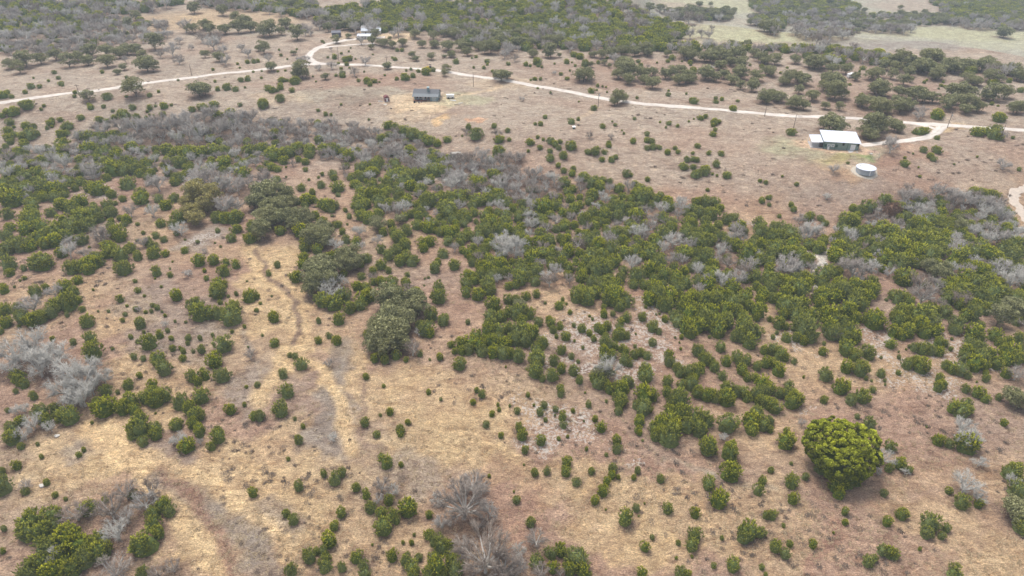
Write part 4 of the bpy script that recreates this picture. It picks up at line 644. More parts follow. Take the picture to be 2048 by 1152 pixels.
ribbon('road', [(-60, 213), (0, 206), (60, 197), (130, 187.5), (250, 172), (370, 156.5), (480, 144), (560, 135), (620, 128.5), (660, 127.5), (700, 129.5), (760, 132), (840, 138), (900, 144.5), (985, 157), (1050, 168), (1100, 176.5), (1150, 185.5), (1210, 197.5),
                (1280, 207), (1350, 213), (1450, 220.5), (1540, 229), (1600, 233), (1700, 236.5), (1780, 241), (1830, 247), (1890, 250.5), (1960, 255), (2048, 260.5), (2120, 266)], 4.6, M_ROAD)
ribbon('side_road', [(645, 127.5), (630, 125), (619, 117), (620, 108), (632, 98), (650, 90), (672, 84), (700, 79), (735, 76.5), (770, 74)], 5.0, M_ROAD, lift=.05)
ribbon('side_track', [(640, 96), (660, 93.5), (690, 91), (720, 88.5), (750, 87)], 3.5, M_ROAD, lift=.03)
ribbon('driveway', [(1886, 250), (1880, 258), (1868, 268), (1845, 276), (1810, 281.5), (1780, 284), (1750, 288), (1722, 291)], 4.6, M_ROAD, lift=.05)
ribbon('driveway_corner', [(1800, 243), (1838, 249.5), (1862, 255), (1876, 261)], 3.0, M_ROAD, lift=.04)
ribbon('dirt_track', [(2100, 490), (2050, 432), (2036, 412), (2024, 395), (2030, 386), (2048, 379), (2090, 366)], 4.2, surf('track_dirt', (.55, .46, .38), .95, var=.2, scale=.6), lift=.05, jag=1.0)
# ---------------------------------------------------------------- buildings and other made things
def frame_from(pxl, pxr):
    """origin at the left front corner, x towards the right front corner"""
    x0, y0, z0, _ = ground_pt(*pxl); z1 = z0; dx, dy = (pxr[0] - 1024) / FOC, (576 - pxr[1]) / FOC
    k = (z0 - CH) / (-ST + dy * CT); x1, y1 = dx * k, (CT + dy * ST) * k
    return Vector((x0, y0, min(z0, z1))), math.atan2(y1 - y0, x1 - x0), math.hypot(x1 - x0, y1 - y0)
def ribbed(name, col, rough=.45, metal=0.0, pitch=.3, axis_='X', amt=.18):
    m, nt, p = mat(name); tc = N(nt, 'ShaderNodeTexCoord'); wv = N(nt, 'ShaderNodeTexWave', bands_direction=axis_)
    wv.inputs['Scale'].default_value = 1 / pitch / 3.18; nt.links.new(tc.outputs['Object'], wv.inputs[0])
    b = maprange(nt, noise(nt, tc.outputs['Object'], 1.2, 5), .3, .7, .94, 1.05)
    c = mix(nt, 1.0, col, gray(nt, b), 'MULTIPLY'); nt.links.new(c, p.inputs['Base Color'])
    bp = N(nt, 'ShaderNodeBump'); bp.inputs['Strength'].default_value = .6; bp.inputs['Distance'].default_value = .05
    nt.links.new(wv.outputs['Fac'], bp.inputs['Height']); nt.links.new(bp.outputs[0], p.inputs['Normal'])
    p.inputs['Roughness'].default_value = rough; p.inputs['Metallic'].default_value = metal; return m
M_WROOF = ribbed('white_metal_roof', (.70, .74, .84), pitch=.45)
M_BROOF = ribbed('dull_metal_roof', (.46, .50, .56), pitch=.6)
M_GWALL = ribbed('sage_green_metal_wall', (.21, .29, .265), pitch=.3)
M_TRIM = surf('dark_green_trim', (.03, .09, .07), .5, var=.05)
M_WHITE = surf('white_paint', (.80, .80, .80), .5, var=.05)
M_DARK = surf('dark_glass', (.015, .02, .03), .15, var=.05, spec=.6)
M_CONC = surf('concrete', (.52, .49, .48), .9, var=.1)
M_GREY = surf('grey_roof_shingles', (.155, .16, .17), .85, var=.2, scale=2)
M_GREY2 = surf('porch_roof_shingles', (.22, .235, .245), .85, var=.2, scale=2)
M_TEAL = surf('blue_grey_siding', (.20, .27, .30), .6, var=.08)
M_PORCH = surf('stained_porch_wood', (.30, .135, .09), .7, var=.2)
M_SHED = surf('barn_red_boards', (.17, .045, .045), .7, var=.15)
M_STEEL = ribbed('galvanised_steel', (.42, .47, .52), rough=.4, metal=.3, pitch=.15, axis_='Z')
M_POLE = surf('weathered_pole_wood', (.15, .12, .10), .9, var=.2)
M_YEL = surf('yellow_paint', (.55, .36, .03), .5, var=.08)
M_BLK = surf('black_rubber', (.02, .02, .02), .8, var=.05)
M_TAN = surf('cream_siding', (.62, .60, .56), .6, var=.06)
M_BOARD = surf('pale_lumber', (.55, .47, .36), .8, var=.2)
M_SANDP = surf('yellow_sand', (.66, .50, .32), .95, var=.12, scale=2)

# the sage green metal building with a white roof
O, RZ, W = frame_from((1646.2, 297.2), (1715.6, 301.6))
b = empty('metal_building', O, RZ); tag(b, 'long sage green metal building with a white sloping roof and side carport', 'building')
DP, HF, HB = 11.5, 3.6, 4.7
mb = MB(); mb.add([(0, 0, -.5), (W, 0, -.5), (W, DP, -.5), (0, DP, -.5), (0, 0, HF), (W, 0, HF), (W, DP, HB), (0, DP, HB)], [(0, 1, 5, 4), (1, 2, 6, 5), (2, 3, 7, 6), (3, 0, 4, 7), (0, 3, 2, 1)]); mb.build('wall', M_GWALL, b)
MB().slab([(-.5, -.5, HF + .10), (W + .6, -.5, HF + .10), (W + .6, DP + .5, HB + .22), (-.5, DP + .5, HB + .22)], .14).build('roof', M_WROOF, b)
for f in (.325, .67): MB().box(W * f, W * f + .14, -.16, -.003, 0, HF - .05).build('downspout', M_TRIM, b)
MB().box(-.02, .16, -.05, .14, -.1, HF).build('corner_trim', M_TRIM, b); MB().box(W - .14, W + .03, -.05, .14, -.1, HF).build('corner_trim', M_TRIM, b)
d = MB().box(W * .765, W * .905, -.06, -.003, 0, 2.75).build('roll_up_door', M_WHITE, b)
k = MB()
for i in range(1, 5): k.box(W * .77, W * .90, -.075, -.061, i * .55 - .02, i * .55 + .02)
k.build('door_slats', M_CONC, d)
for f0, f1 in ((.518, .572), (.945, .99)): MB().box(W * f0, W * f1, -.35, -.003, 2.2, 3.3).build('vent_hood', M_DARK, b)
for f0, f1 in ((.10, .175), (.215, .29)):
    wf = MB().box(W * f0 - .12, W * f1 + .12, -.09, -.003, 1.15, 2.45).build('window_frame', M_WHITE, b)
    MB().box(W * f0 + .1, W * f1 - .1, -.11, -.092, 1.35, 2.2).build('pane', surf('pale_glass', (.35, .42, .45), .1), wf)
for f0, f1 in ((.02, .075), (.335, .395)): MB().box(W * f0, W * f1, -.3, -.003, 1.1, 2.3).build('shutter', M_TRIM, b)
MB().box(W * .105, W * .155, -1.1, -.4, 0, 1.1).build('air_conditioner', M_WHITE, b)
# carport against the left end wall
cw = 5.6
MB().slab([(-cw, .4, 2.75), (-.52, .4, 3.0), (-.52, 8.6, 3.75), (-cw, 8.6, 3.45)], .12).build('carport_roof', M_WROOF, b)
for x_, y_, h_ in ((-cw + .2, .6, 2.62), (-cw + .2, 4.4, 2.95), (-cw + .2, 8.3, 3.3)): MB().box(x_ - .08, x_ + .08, y_ - .08, y_ + .08, -.3, h_).build('carport_post', M_WHITE, b)
MB().box(-cw, -.01, .3, 8.7, -.3, .06).build('carport_floor', M_CONC, b)
MB().box(-1.6, -.1, 1.2, 2.6, .06, 2.2).build('storage_locker', M_DARK, b)
MB().box(W * .70, W + .9, -3.4, -.02, -.3, .10).build('door_apron', M_CONC, b)

# the round steel water tank on its gravel ring
x, y, z, t = ground_pt(1730, 343.5); tk = empty('water_tank', (x, y, z)); tag(tk, 'round low steel water tank with a white top on a gravel ring', 'tank')
TR = 18.0 * t / FOC
def cyl(r0, z0, r1, z1, n=48):
    mb = MB(); mb.v = [(r0 * math.cos(2 * math.pi * i / n), r0 * math.sin(2 * math.pi * i / n), z0) for i in range(n)] + [(r1 * math.cos(2 * math.pi * i / n), r1 * math.sin(2 * math.pi * i / n), z1) for i in range(n)]
    mb.f = [(i, (i + 1) % n, n + (i + 1) % n, n + i) for i in range(n)] + [tuple(range(n))[::-1], tuple(range(n, 2 * n))]; return mb
cyl(TR, -.3, TR, 2.0).build('tank_wall', M_STEEL, tk)
mb = cyl(TR + .15, 2.01, TR + .15, 2.2); mb.v.append((0, 0, 2.6)); nn_ = 48; mb.f = mb.f[:nn_ + 1] + [(nn_ + i, nn_ + (i + 1) % nn_, 2 * nn_) for i in range(nn_)]; mb.build('tank_roof', M_WROOF, tk)
MB().box(-.03, .32, -TR - .22, -TR + .1, -.2, 2.0).build('ladder', M_WHITE, tk)
cyl(.35, 2.25, .3, 2.65, 12).build('hatch', M_WHITE, tk, loc=(-TR * .55, TR * .3, 0))
mb = MB(); n = 60; rr_ = random.Random(4)
for i in range(n):
    a_ = 2 * math.pi * i / n; k_ = 1 + .05 * math.sin(3 * a_) + .03 * math.sin(7 * a_) + rr_.uniform(-.03, .03); q1, q2 = ((TR + 1.7) * k_ * math.cos(a_), (TR + 1.4) * k_ * math.sin(a_)), ((TR + 1.3) * k_ * math.cos(a_), (TR + 1.1) * k_ * math.sin(a_))
    mb.v.append(q1 + (float(height(x + q1[0], y + q1[1])) - z - .1,)); mb.v.append(q2 + (float(height(x + q2[0], y + q2[1])) - z + .12,))
mb.f = [(2 * i, 2 * ((i + 1) % n), 2 * ((i + 1) % n) + 1, 2 * i + 1) for i in range(n)] + [tuple(2 * i + 1 for i in range(n))]
mb.build('gravel_ring', surf('tank_gravel', (.50, .44, .36), .95, var=.3, scale=2), tk)

# wire fence beside the tank
fp = [ground_pt(*q)[:3] for q in ((1700, 316), (1722, 320), (1741, 321), (1757, 320), (1758, 311), (1748, 305))]
fe = empty('wire_fence', fp[0]); tag(fe, 'short wire fence on thin posts between the green building and the water tank', 'fence')
o0 = Vector(fp[0]); wires = MB()
for i in range(len(fp)):
    q = Vector(fp[i]) - o0; MB().tube([q - Vector((0, 0, .3)), q + Vector((0, 0, 1.5))], [.06, .05], 5).build('post', M_POLE, fe)
    if i:
        q0 = Vector(fp[i - 1]) - o0
        for h_ in (.3, .7, 1.05, 1.4): wires.tube([q0 + Vector((0, 0, h_)), q + Vector((0, 0, h_))], [.012, .012], 3)
wires.build('wires', M_STEEL, fe)

# the grey house with porch
O, RZ, W = frame_from((826.6, 202.6), (875.4, 203.9))
h = empty('grey_house', O, RZ); tag(h, 'blue grey house with dark grey gable roof and brown front porch', 'house')
DP = 10.0; PD = 2.4; HE = 2.7; HRG = 5.6
mb = MB(); mb.box(0, W * .70, PD, DP, -.4, HE); mb.build('wall', M_TEAL, h)
MB().box(W * .70 + .003, W, .0, DP - .004, -.4, HE).build('front_wing', M_TEAL, h)
MB().add([(W - .03, 0.1, HE + .003), (W - .03, DP - .1, HE + .003), (W - .03, DP * .5, HRG - .2), (W - .25, 0.1, HE + .003), (W - .25, DP - .1, HE + .003), (W - .25, DP * .5, HRG - .2)], [(0, 1, 2), (5, 4, 3), (0, 3, 4, 1), (1, 4, 5, 2), (2, 5, 3, 0)]).build('gable', M_TEAL, h)
rf = MB(); mid = 1.9
zm = HE + .35 + (HRG - HE - .35) * ((mid + .5) / (DP * .5 + .5)) * .75
rf.slab([(-.4, mid, zm), (W + .5, mid, zm), (W + .5, DP * .5, HRG), (-.4, DP * .5, HRG)], .15)
rf.slab([(-.4, DP * .5, HRG), (W + .5, DP * .5, HRG), (W + .5, DP + .5, HE + .1), (-.4, DP + .5, HE + .1)], .15); rf.build('roof', M_GREY, h)
MB().slab([(-.42, -.55, HE + .12), (W + .52, -.55, HE + .12), (W + .52, mid + .02, zm + .03), (-.42, mid + .02, zm + .03)], .12).build('porch_roof', M_GREY2, h)
MB().box(0, W * .70, .0, PD - .003, -.3, .25).build('porch_floor', M_PORCH, h)
for i in range(6): MB().box(W * .70 * i / 5.2, W * .70 * i / 5.2 + .16, .05, .21, .25, HE - .02).build('porch_post', M_PORCH, h)
for f in (.10, .24, .44, .56): 
    wf = MB().box(W * f, W * f + 1.2, PD - .06, PD - .003, .9, 2.2).build('window_frame', M_WHITE, h); MB().box(W * f + .12, W * f + 1.08, PD - .08, PD - .062, 1.0, 2.1).build('pane', M_DARK, wf)
dr = MB().box(W * .35, W * .35 + .95, PD - .07, PD - .003, .25, 2.3).build('front_door', M_WHITE, h)
for f in (.78, .87):
    wf = MB().box(W * f, W * f + .95, -.06, -.003, .5, 2.35).build('window_frame', M_WHITE, h); MB().box(W * f + .14, W * f + .8, -.08, -.062, .65, 2.2).build('pane', M_TEAL, wf)
ch = MB().box(W * .545, W * .545 + 1.2, DP * .5 - 1.9, DP * .5 - .5, 4.2, 6.9).build('chimney', M_TEAL, h)
MB().box(W * .545 - .1, W * .545 + 1.3, DP * .5 - 2.0, DP * .5 - .4, 6.903, 7.1).build('chimney_cap', surf('cap_metal', (.45, .6, .65), .4), ch)
MB().box(W * .2, W + .6, -1.6, -.03, -.3, .06).build('front_walk', M_CONC, h)
MB().box(W + .02, W + .5, DP * .3, DP * .3 + 1, -.2, 1.1).build('meter_box', M_DARK, h)
# the sand heap in front of the house
def heap(px, w_, d_, hh, material, label, cat, name, seed=1):
    x, y, z, t = ground_pt(*px); r = random.Random(seed); mb = MB(); nu, nv = 22, 6
    for j in range(nv):
        for i in range(nu):
            a_ = 2 * math.pi * i / nu; q = 1 - j / (nv - 1); k_ = 1 + .12 * math.sin(2 * a_ + seed) + r.uniform(-.06, .06)
            mb.v.append((w_ / 2 * q * k_ * math.cos(a_), d_ / 2 * q * k_ * math.sin(a_), -.1 + (hh + .1) * (1 - q ** 1.6) + r.uniform(-.04, .04)))
    mb.f = [(j * nu + i, j * nu + (i + 1) % nu, (j + 1) * nu + (i + 1) % nu, (j + 1) * nu + i) for j in range(nv - 1) for i in range(nu)]
    o = mb.build(name, material, None, True, (x, y, z)); return tag(o, label, cat)
heap((852, 212.5), 9, 5, .45, M_SANDP, 'low pale yellow sand heap spread in front of the grey house', 'sand heap', 'sand_heap', 2)
heap((884, 240.5), 3.6, 2.4, .9, M_SANDP, 'yellowish dirt heap with a shrub, below the grey house', 'dirt heap', 'dirt_heap', 3)
# things round the house
def white_pile():
    x, y, z, t = ground_pt(901, 196); e = empty('covered_trailer', (x, y, z), .1); tag(e, 'low white covered trailer parked right of the grey house', 'trailer')
    mb = MB(); mb.box(-2.2, 2.0, -1.1, 1.1, .55, 1.9); mb.build('body', M_WHITE, e)
    MB().slab([(-2.3, -1.2, 2.05), (2.1, -1.2, 1.95), (2.1, 1.2, 1.95), (-2.3, 1.2, 2.05)], .1).build('cover', M_WHITE, e)
    for x_ in (-1.2, 1.2):
        for s_ in (-1, 1): o = cyl(.38, -.12, .38, .12, 14).build('wheel', M_BLK, e); o.rotation_euler = (R(90), 0, 0); o.location = (x_, s_ * 1.05, .38)
    MB().box(2.0, 3.3, -.08, .08, .5, .62).build('tow_bar', M_DARK, e)
white_pile()
def boards(px, n, label, seed, w_=3.0, material=None):
    x, y, z, t = ground_pt(*px); e = empty('lumber_pile', (x, y, z), rnd.uniform(-.4, .4)); tag(e, label, 'lumber pile'); r = random.Random(seed)
    for i in range(n):
        o = MB().box(-w_ / 2, w_ / 2, -.14, .14, 0, .07).build('board', material or M_BOARD, e); o.location = (r.uniform(-.4, .4), r.uniform(-.6, .6), .01 + .073 * i); o.rotation_euler = (0, 0, r.uniform(-.35, .35))
boards((914, 209.5), 7, 'pale loose boards stacked on the ground below right of the white trailer', 5, 3.2)
boards((921, 206.5), 5, 'small whitish board pile just above the loose boards', 6, 2.4, M_TAN)
boards((906, 201), 4, 'flat white sheets lying below the covered trailer', 8, 3.4, M_WHITE)
def bucket(px, label, mt, r_=.35, hh=.8, cat='barrel'):
    x, y, z, t = ground_pt(*px); e = empty('barrel', (x, y, z)); tag(e, label, cat)
    mb = MB(); n = 16; prof = [(r_ * .92, -.02), (r_, hh * .12), (r_ * 1.06, hh * .5), (r_, hh * .88), (r_ * .92, hh)]
    for (q, zz) in prof:
        for i in range(n): mb.v.append((q * math.cos(2 * math.pi * i / n), q * math.sin(2 * math.pi * i / n), zz))
    mb.f = [(j * n + i, j * n + (i + 1) % n, (j + 1) * n + (i + 1) % n, (j + 1) * n + i) for j in range(4) for i in range(n)]; mb.build('drum', mt, e, True)
    cyl(r_ * .9, hh - .02, r_ * .88, hh + .03, 16).build('lid', mt, e)
bucket((829, 205.5), 'black barrel standing before the left end of the brown porch', M_BLK, .5, 1.1)
bucket((838, 206.5), 'small dark barrel standing in front of the porch door', M_DARK, .3, .9)
bucket((842.5, 205), 'slim brown barrel next to the front walk of the grey house', M_PORCH, .28, 1.0)
# red garden shed
x, y, z, t = ground_pt(774.5, 203.2); s = empty('red_shed', (x, y, z), .35); tag(s, 'small barn red shed with white trim left of the grey house', 'shed')
a_, l_, e_, r2 = 1.35, 2.9, 1.9, 3.0
prof = [(-a_, -.2), (a_, -.2), (a_, e_), (a_ * .72, e_ + .7), (0, r2), (-a_ * .72, e_ + .7), (-a_, e_)]
mb = MB(); n = len(prof); mb.v = [(p[0], 0, p[1]) for p in prof] + [(p[0], l_, p[1]) for p in prof]
mb.f = [tuple(range(n)), tuple(range(n, 2 * n))[::-1]] + [((i + 1) % n, i, n + i, n + (i + 1) % n) for i in range(n)]; mb.build('wall', M_SHED, s)
rp = [(a_ + .15, e_ - .08), (a_ * .75, e_ + .76), (0, r2 + .09), (-a_ * .75, e_ + .76), (-a_ - .15, e_ - .08)]
mb = MB()
for i in range(4):
    (x0, z0), (x1, z1) = rp[i], rp[i + 1]; mb.slab([(x0, -.2, z0), (x0, l_ + .2, z0), (x1, l_ + .2, z1), (x1, -.2, z1)], -.08)
mb.build('roof', surf('wine_red_roof', (.20, .06, .06), .7), s)
mb = MB(); mb.box(-a_ - .06, -a_ + .06, -.06, -.003, 0, e_); mb.box(a_ - .06, a_ + .06, -.06, -.003, 0, e_); mb.box(-a_ + .07, a_ - .07, -.05, -.003, 0, .15); mb.box(-a_ + .07, a_ - .07, -.05, -.003, e_ - .1, e_ + .05); mb.build('trim', M_WHITE, s)
MB().box(-.5, .5, -.07, -.003, .16, 1.75).build('door', M_WHITE, s)
heap((771, 208.6), 2.6, 1.8, .3, M_ROCK, 'small pale gravel heap in front of the red shed', 'gravel heap', 'gravel_heap', 5)
boards((761, 202.5), 4, 'white boards dropped left of the red shed', 9, 2.6, M_WHITE)
# homestead at the end of the side road
x, y, z, t = ground_pt(714, 79.5); rr = empty('white_barn', (x, y, z), .02); tag(rr, 'white open sided metal barn among oaks at the end of the side road', 'barn')
Wb = 30 * t / FOC
MB().slab([(0, 0, 2.6), (Wb, 0, 2.6), (Wb, 5, 3.2), (0, 5, 3.2)], .12).build('roof', M_WROOF, rr); MB().box(.2, Wb - .2, .3, 4.6, -.5, 2.5).build('wall', M_TAN, rr)
MB().box(Wb * .3, Wb * .6, 0.2, .297, 0, 2.2).build('door', M_DARK, rr)
x, y, z, t = ground_pt(722, 70.5); rr = empty('long_ranch_house', (x, y, z), .05); tag(rr, 'long low ranch house with a pale blue grey metal roof behind the white barn', 'house')
Wb = 40 * t / FOC
MB().box(.3, Wb - .3, .4, 9, -.5, 2.9).build('wall', M_TAN, rr)
mb = MB(); mb.slab([(0, 0, 3.0), (Wb, 0, 3.0), (Wb, 4.8, 4.3), (0, 4.8, 4.3)], .12); mb.slab([(0, 4.8, 4.3), (Wb, 4.8, 4.3), (Wb, 9.5, 3.0), (0, 9.5, 3.0)], .12); mb.build('roof', M_BROOF, rr)
for f in (.2, .45, .7):
    wf = MB().box(Wb * f, Wb * f + 1.4, .34, .397, 1, 2.2).build('window_frame', M_WHITE, rr); MB().box(Wb * f + .15, Wb * f + 1.25, .31, .338, 1.1, 2.1).build('pane', M_DARK, wf)
x, y, z, t = ground_pt(722, 64.5); rr = empty('grey_barn', (x, y, z), -.03); tag(rr, 'long grey roofed barn farthest back at the ranch homestead', 'barn')
Wb = 46 * t / FOC; MB().box(.3, Wb - .3, .4, 7, -.5, 2.6).build('wall', M_TAN, rr)
mb = MB(); mb.slab([(0, 0, 2.7), (Wb, 0, 2.7), (Wb, 3.8, 4.2), (0, 3.8, 4.2)], .12); mb.slab([(0, 3.8, 4.2), (Wb, 3.8, 4.2), (Wb, 7.5, 2.7), (0, 7.5, 2.7)], .12); mb.build('roof', surf('weathered_grey_roof', (.42, .41, .42), .6), rr)
x, y, z, t = ground_pt(664, 74); rr = empty('dark_shed', (x, y, z), .1); tag(rr, 'dark grey shed with a white end beside the side road', 'shed')
MB().box(0, 6.5, 0, 4, -.4, 3).build('wall', surf('dark_siding', (.12, .12, .15), .7), rr); MB().box(-.06, -.003, 0.1, 3.9, 0, 2.9).build('end_panel', M_WHITE, rr)
mb = MB(); mb.slab([(-.3, -.3, 3.0), (6.8, -.3, 3.0), (6.8, 2, 4.2), (-.3, 2, 4.2)], .1); mb.slab([(-.3, 2, 4.2), (6.8, 2, 4.2), (6.8, 4.3, 3.0), (-.3, 4.3, 3.0)], .1); mb.build('roof', surf('slate_roof', (.17, .17, .2), .7), rr)
# white camper among the oaks
x, y, z, t = ground_pt(1700, 155.4); cp = empty('white_camper', (x, y, z), .25); tag(cp, 'white boxy camper parked among the oaks right of centre', 'camper')
mb = MB(); mb.add([(-1.9, -1.1, .5), (1.9, -1.1, .5), (1.9, 1.1, .5), (-1.9, 1.1, .5), (-1.9, -1.1, 2.4), (1.5, -1.1, 3.0), (1.5, 1.1, 3.0), (-1.9, 1.1, 2.4), (1.9, -1.1, 2.6), (1.9, 1.1, 2.6)],
       [(0, 3, 2, 1), (0, 1, 8, 5, 4), (3, 7, 6, 9, 2), (4, 5, 6, 7), (5, 8, 9, 6), (8, 1, 2, 9), (0, 4, 7, 3)]); mb.build('body', M_WHITE, cp)
for x_ in (-1.0, 1.0):
    for s_ in (-1, 1): o = cyl(.35, -.12, .35, .12, 14).build('wheel', M_BLK, cp); o.rotation_euler = (R(90), 0, 0); o.location = (x_, s_ * .95, .35)
MB().box(-.9, -.1, -1.13, -1.103, 1.4, 2.0).build('window', M_DARK, cp)
# well house box
x, y, z, t = ground_pt(1147.6, 257.6); wb = empty('well_box', (x, y, z), .2); tag(wb, 'small dark green well box with a white tilted lid on open pasture', 'box')
MB().box(-.5, .5, -.4, .4, -.1, 1.0).build('body', M_TRIM, wb); MB().slab([(-.8, -.6, 1.05), (.9, -.6, 1.05), (.9, .7, 1.35), (-.8, .7, 1.35)], .07).build('lid', M_WHITE, wb)
# yellow tractor on the road
x, y, z, t = ground_pt(857.5, 137.6); tr_ = empty('yellow_tractor', (x, y, z + .1), .1); tag(tr_, 'small yellow and black tractor on the white road behind a shrub', 'tractor')
MB().box(-1.6, .4, -.6, .6, .7, 1.5).build('hood', M_YEL, tr_); MB().box(.4, 1.7, -.7, .7, .8, 1.3).build('chassis', M_BLK, tr_)
for x_, y_ in ((.5, -.65), (1.6, -.65), (.5, .65), (1.6, .65)): MB().box(x_ - .04, x_ + .04, y_ - .04, y_ + .04, 1.3, 2.4).build('cab_post', M_BLK, tr_)
MB().box(.3, 1.8, -.8, .8, 2.4, 2.5).build('canopy', M_BLK, tr_)
for x_, q in ((-1.1, .45), (1.1, .75)):
    for s_ in (-1, 1): o = cyl(q, -.18, q, .18, 16).build('wheel', M_BLK, tr_); o.rotation_euler = (R(90), 0, 0); o.location = (x_, s_ * .95, q)
MB().box(-3.0, -2.4, -1.1, 1.1, .15, .9).build('bucket', M_YEL, tr_)
# utility poles
def pole(px, top, label, arm=2.4, trans=False):
    x, y, z, t = ground_pt(*px); hh = (px[1] - top) * t / FOC / math.cos(math.asin((CH - z) / t / 1.02)); e = empty('utility_pole', (x, y, z)); tag(e, label, 'utility pole', 'utility poles along the white road')
    MB().tube([(0, 0, -.4), (0, 0, hh * .5), (0, 0, hh)], [.16, .13, .10], 8).build('shaft', M_POLE, e)
    if arm:
        ca = MB().box(-arm / 2, arm / 2, -.08, .08, hh - .75, hh - .58).build('crossarm', M_POLE, e)
        for q in (-.9, .9): MB().tube([(arm / 2 * q, 0, hh - .58), (arm / 2 * q, 0, hh - .3)], [.06, .05], 6).build('insulator', M_WHITE, ca)
    if trans: MB().tube([(.3, -.15, hh - 2.2), (.3, -.15, hh - 1.2)], [.24, .24], 10).build('transformer', surf('pole_can', (.5, .52, .53), .5), e)
pole((161, 195.5), 170, 'wooden utility pole leaning over the road at far left', 2.6)
pole((384, 151.5), 129, 'wooden utility pole just above the road between oaks on the left', 0)
pole((678, 120.5), 95, 'thin utility pole inside the bend of the side road', 0)
pole((774, 129), 114, 'short utility pole with a crossarm above the road, left of the yellow tractor', 2.6)
pole((797, 80), 50, 'utility pole at the ranch homestead by the white barn', 0)
pole((947, 173.5), 147, 'plain utility pole right of the grey house below the road', 0)
pole((1196, 216), 186, 'utility pole with a pale crossarm next to a lone round juniper mid road', 2.6, True)
pole((1529, 233), 214, 'utility pole under the road beside a large oak', 0)
pole((1587, 256), 230, 'utility pole just above the juniper left of the green building', 0)
pole((1894.5, 255.5), 225, 'tall leaning utility pole with a white cap at the driveway junction', 1.6, True)
pole((1999, 281), 250, 'utility pole beside the shrubs at the far right road end', 0)
# scattered pale rocks
def rock(px, w_, label, seed):
    x, y, z, t = ground_pt(*px); r = np.random.RandomState(seed); import bmesh
    bm = bmesh.new(); bmesh.ops.create_icosphere(bm, subdivisions=3, radius=.5)
    o3 = r.rand(3) * 9
    for v in bm.verts:
        k_ = 1 + .22 * math.sin(v.co.x * 7 + o3[0]) * math.sin(v.co.y * 6 + o3[1]) + .12 * math.sin(v.co.z * 13 + o3[2]) + .06 * math.sin(v.co.x * 19 + v.co.y * 23); v.co *= k_; v.co.z = v.co.z * .55
    m = bpy.data.meshes.new('rock'); bm.to_mesh(m); bm.free(); m.materials.append(M_ROCK); o = link(bpy.data.objects.new('rock', m)); o.location = (x, y, z + w_ * .1); o.scale = (w_, w_ * .75, w_); tag(o, label, 'rock')
rock((114, 872.5), 1.3, 'flat white rock in dry grass below the lowest grey trees at left', 1)
rock((84.5, 972.5), 1.4, 'white rock beside a small green sapling near the bottom left', 2)
rock((912, 313), 6.0, 'large pale boulder standing in the grey woods below the grey house', 3)
rock((1238, 510), 2.6, 'pale rock in a forest gap above the middle of the photo', 4)
rock((1650, 529), 2.2, 'grey white boulder beside the stony creek bed', 5)
rock((1640, 536), 1.8, 'smaller boulder at the left bank of the stony creek bed', 6)
rock((1664, 480), 3.2, 'slanting pale slab at the top end of the stony creek bed', 7)
rock((2040, 462), 4.0, 'long pale slab of rock by the dirt track on the right edge', 8)
rock((1714, 305), .9, 'small white rock by the corner of the concrete door apron', 9)
rock((1742, 308), 1.4, 'pale rock heap right of the green building above the fence', 10)

# ---------------------------------------------------------------- plants as objects
jr, orr, brr = random.Random(11), random.Random(12), random.Random(13)
# named spots a reader can find, for the labels
SPOTS = [((1680, 285), 'the green building'), ((1730, 335), 'the water tank'), ((855, 193), 'the grey house'), ((773, 198), 'the red shed'), ((735, 72), 'the ranch homestead'),
         ((1683, 900), 'the bright oak'), ((790, 650), 'the rounded oaks'), ((650, 560), 'the oak thicket'), ((930, 1010), 'the fan-shaped tree'), ((980, 1110), 'the largest bare tree'),
         ((80, 700), 'the ashy grey trees'), ((150, 1070), 'the corner thicket'), ((1020, 500), 'the whitish tree'), ((410, 410), 'the yellowish oaks'), ((1230, 760), 'the grey-topped tree'),
         ((1630, 560), 'the stony creek'), ((1780, 420), 'the rusty tree'), ((850, 160), 'the yellow tractor'), ((1890, 240), 'the driveway junction'), ((2030, 410), 'the dirt track'),
         ((660, 850), 'the grey gully'), ((1120, 850), 'the stony patch'), ((560, 540), 'the golden hollow'), ((1500, 800), 'the juniper hedges'), ((1780, 80), 'the valley field'),
         ((1150, 20), 'the wooded hill'), ((1700, 150), 'the white camper'), ((910, 313), 'the pale boulder'), ((1330, 470), 'the juniper forest'), ((300, 600), 'the left grassland'), ((1930, 960), 'the pale shrub'), ((120, 600), 'the ring thicket')]
def where(p):
    s = min(SPOTS, key=lambda q: math.hypot(q[0][0] - p.px, (q[0][1] - p.py) * 1.4)); dx = p.px - s[0][0]; dy = p.py - s[0][1]
    d = math.hypot(dx, dy)
    if d < 25: rel = 'at'
    elif abs(dx) > 1.8 * abs(dy): rel = 'left of' if dx < 0 else 'right of'
    elif abs(dy) > 1.8 * abs(dx): rel = 'above' if dy < 0 else 'below'
    else: rel = ('upper ' if dy < 0 else 'lower ') + ('left of' if dx < 0 else 'right of')
    return rel + ' ' + s[1]
used = {}
def label_for(p, noun, adj):
    nb = [q for q in near(p.x, p.y) if q is not p and math.hypot(q.x - p.x, q.y - p.y) < .6 * (q.w + p.w)]
    stand = 'lone' if not nb else 'clustered' if len(nb) > 2 else 'paired'
    size = 'tiny' if p.wp < 12 else 'small' if p.wp < 20 else 'mid-sized' if p.wp < 32 else 'large'
    base = f"{stand} {size} {noun} {where(p)}"
    l = f"{base}, {p.px / 20.48:.0f}% across {p.py / 11.52:.0f}% down"
    if l in used: l = f"{base}, {p.px / 20.48:.1f}% across {p.py / 11.52:.1f}% down"
    used[l] = 1
    return l
def ytint(p): return 'yellow-green' if p.py > 850 else 'green'
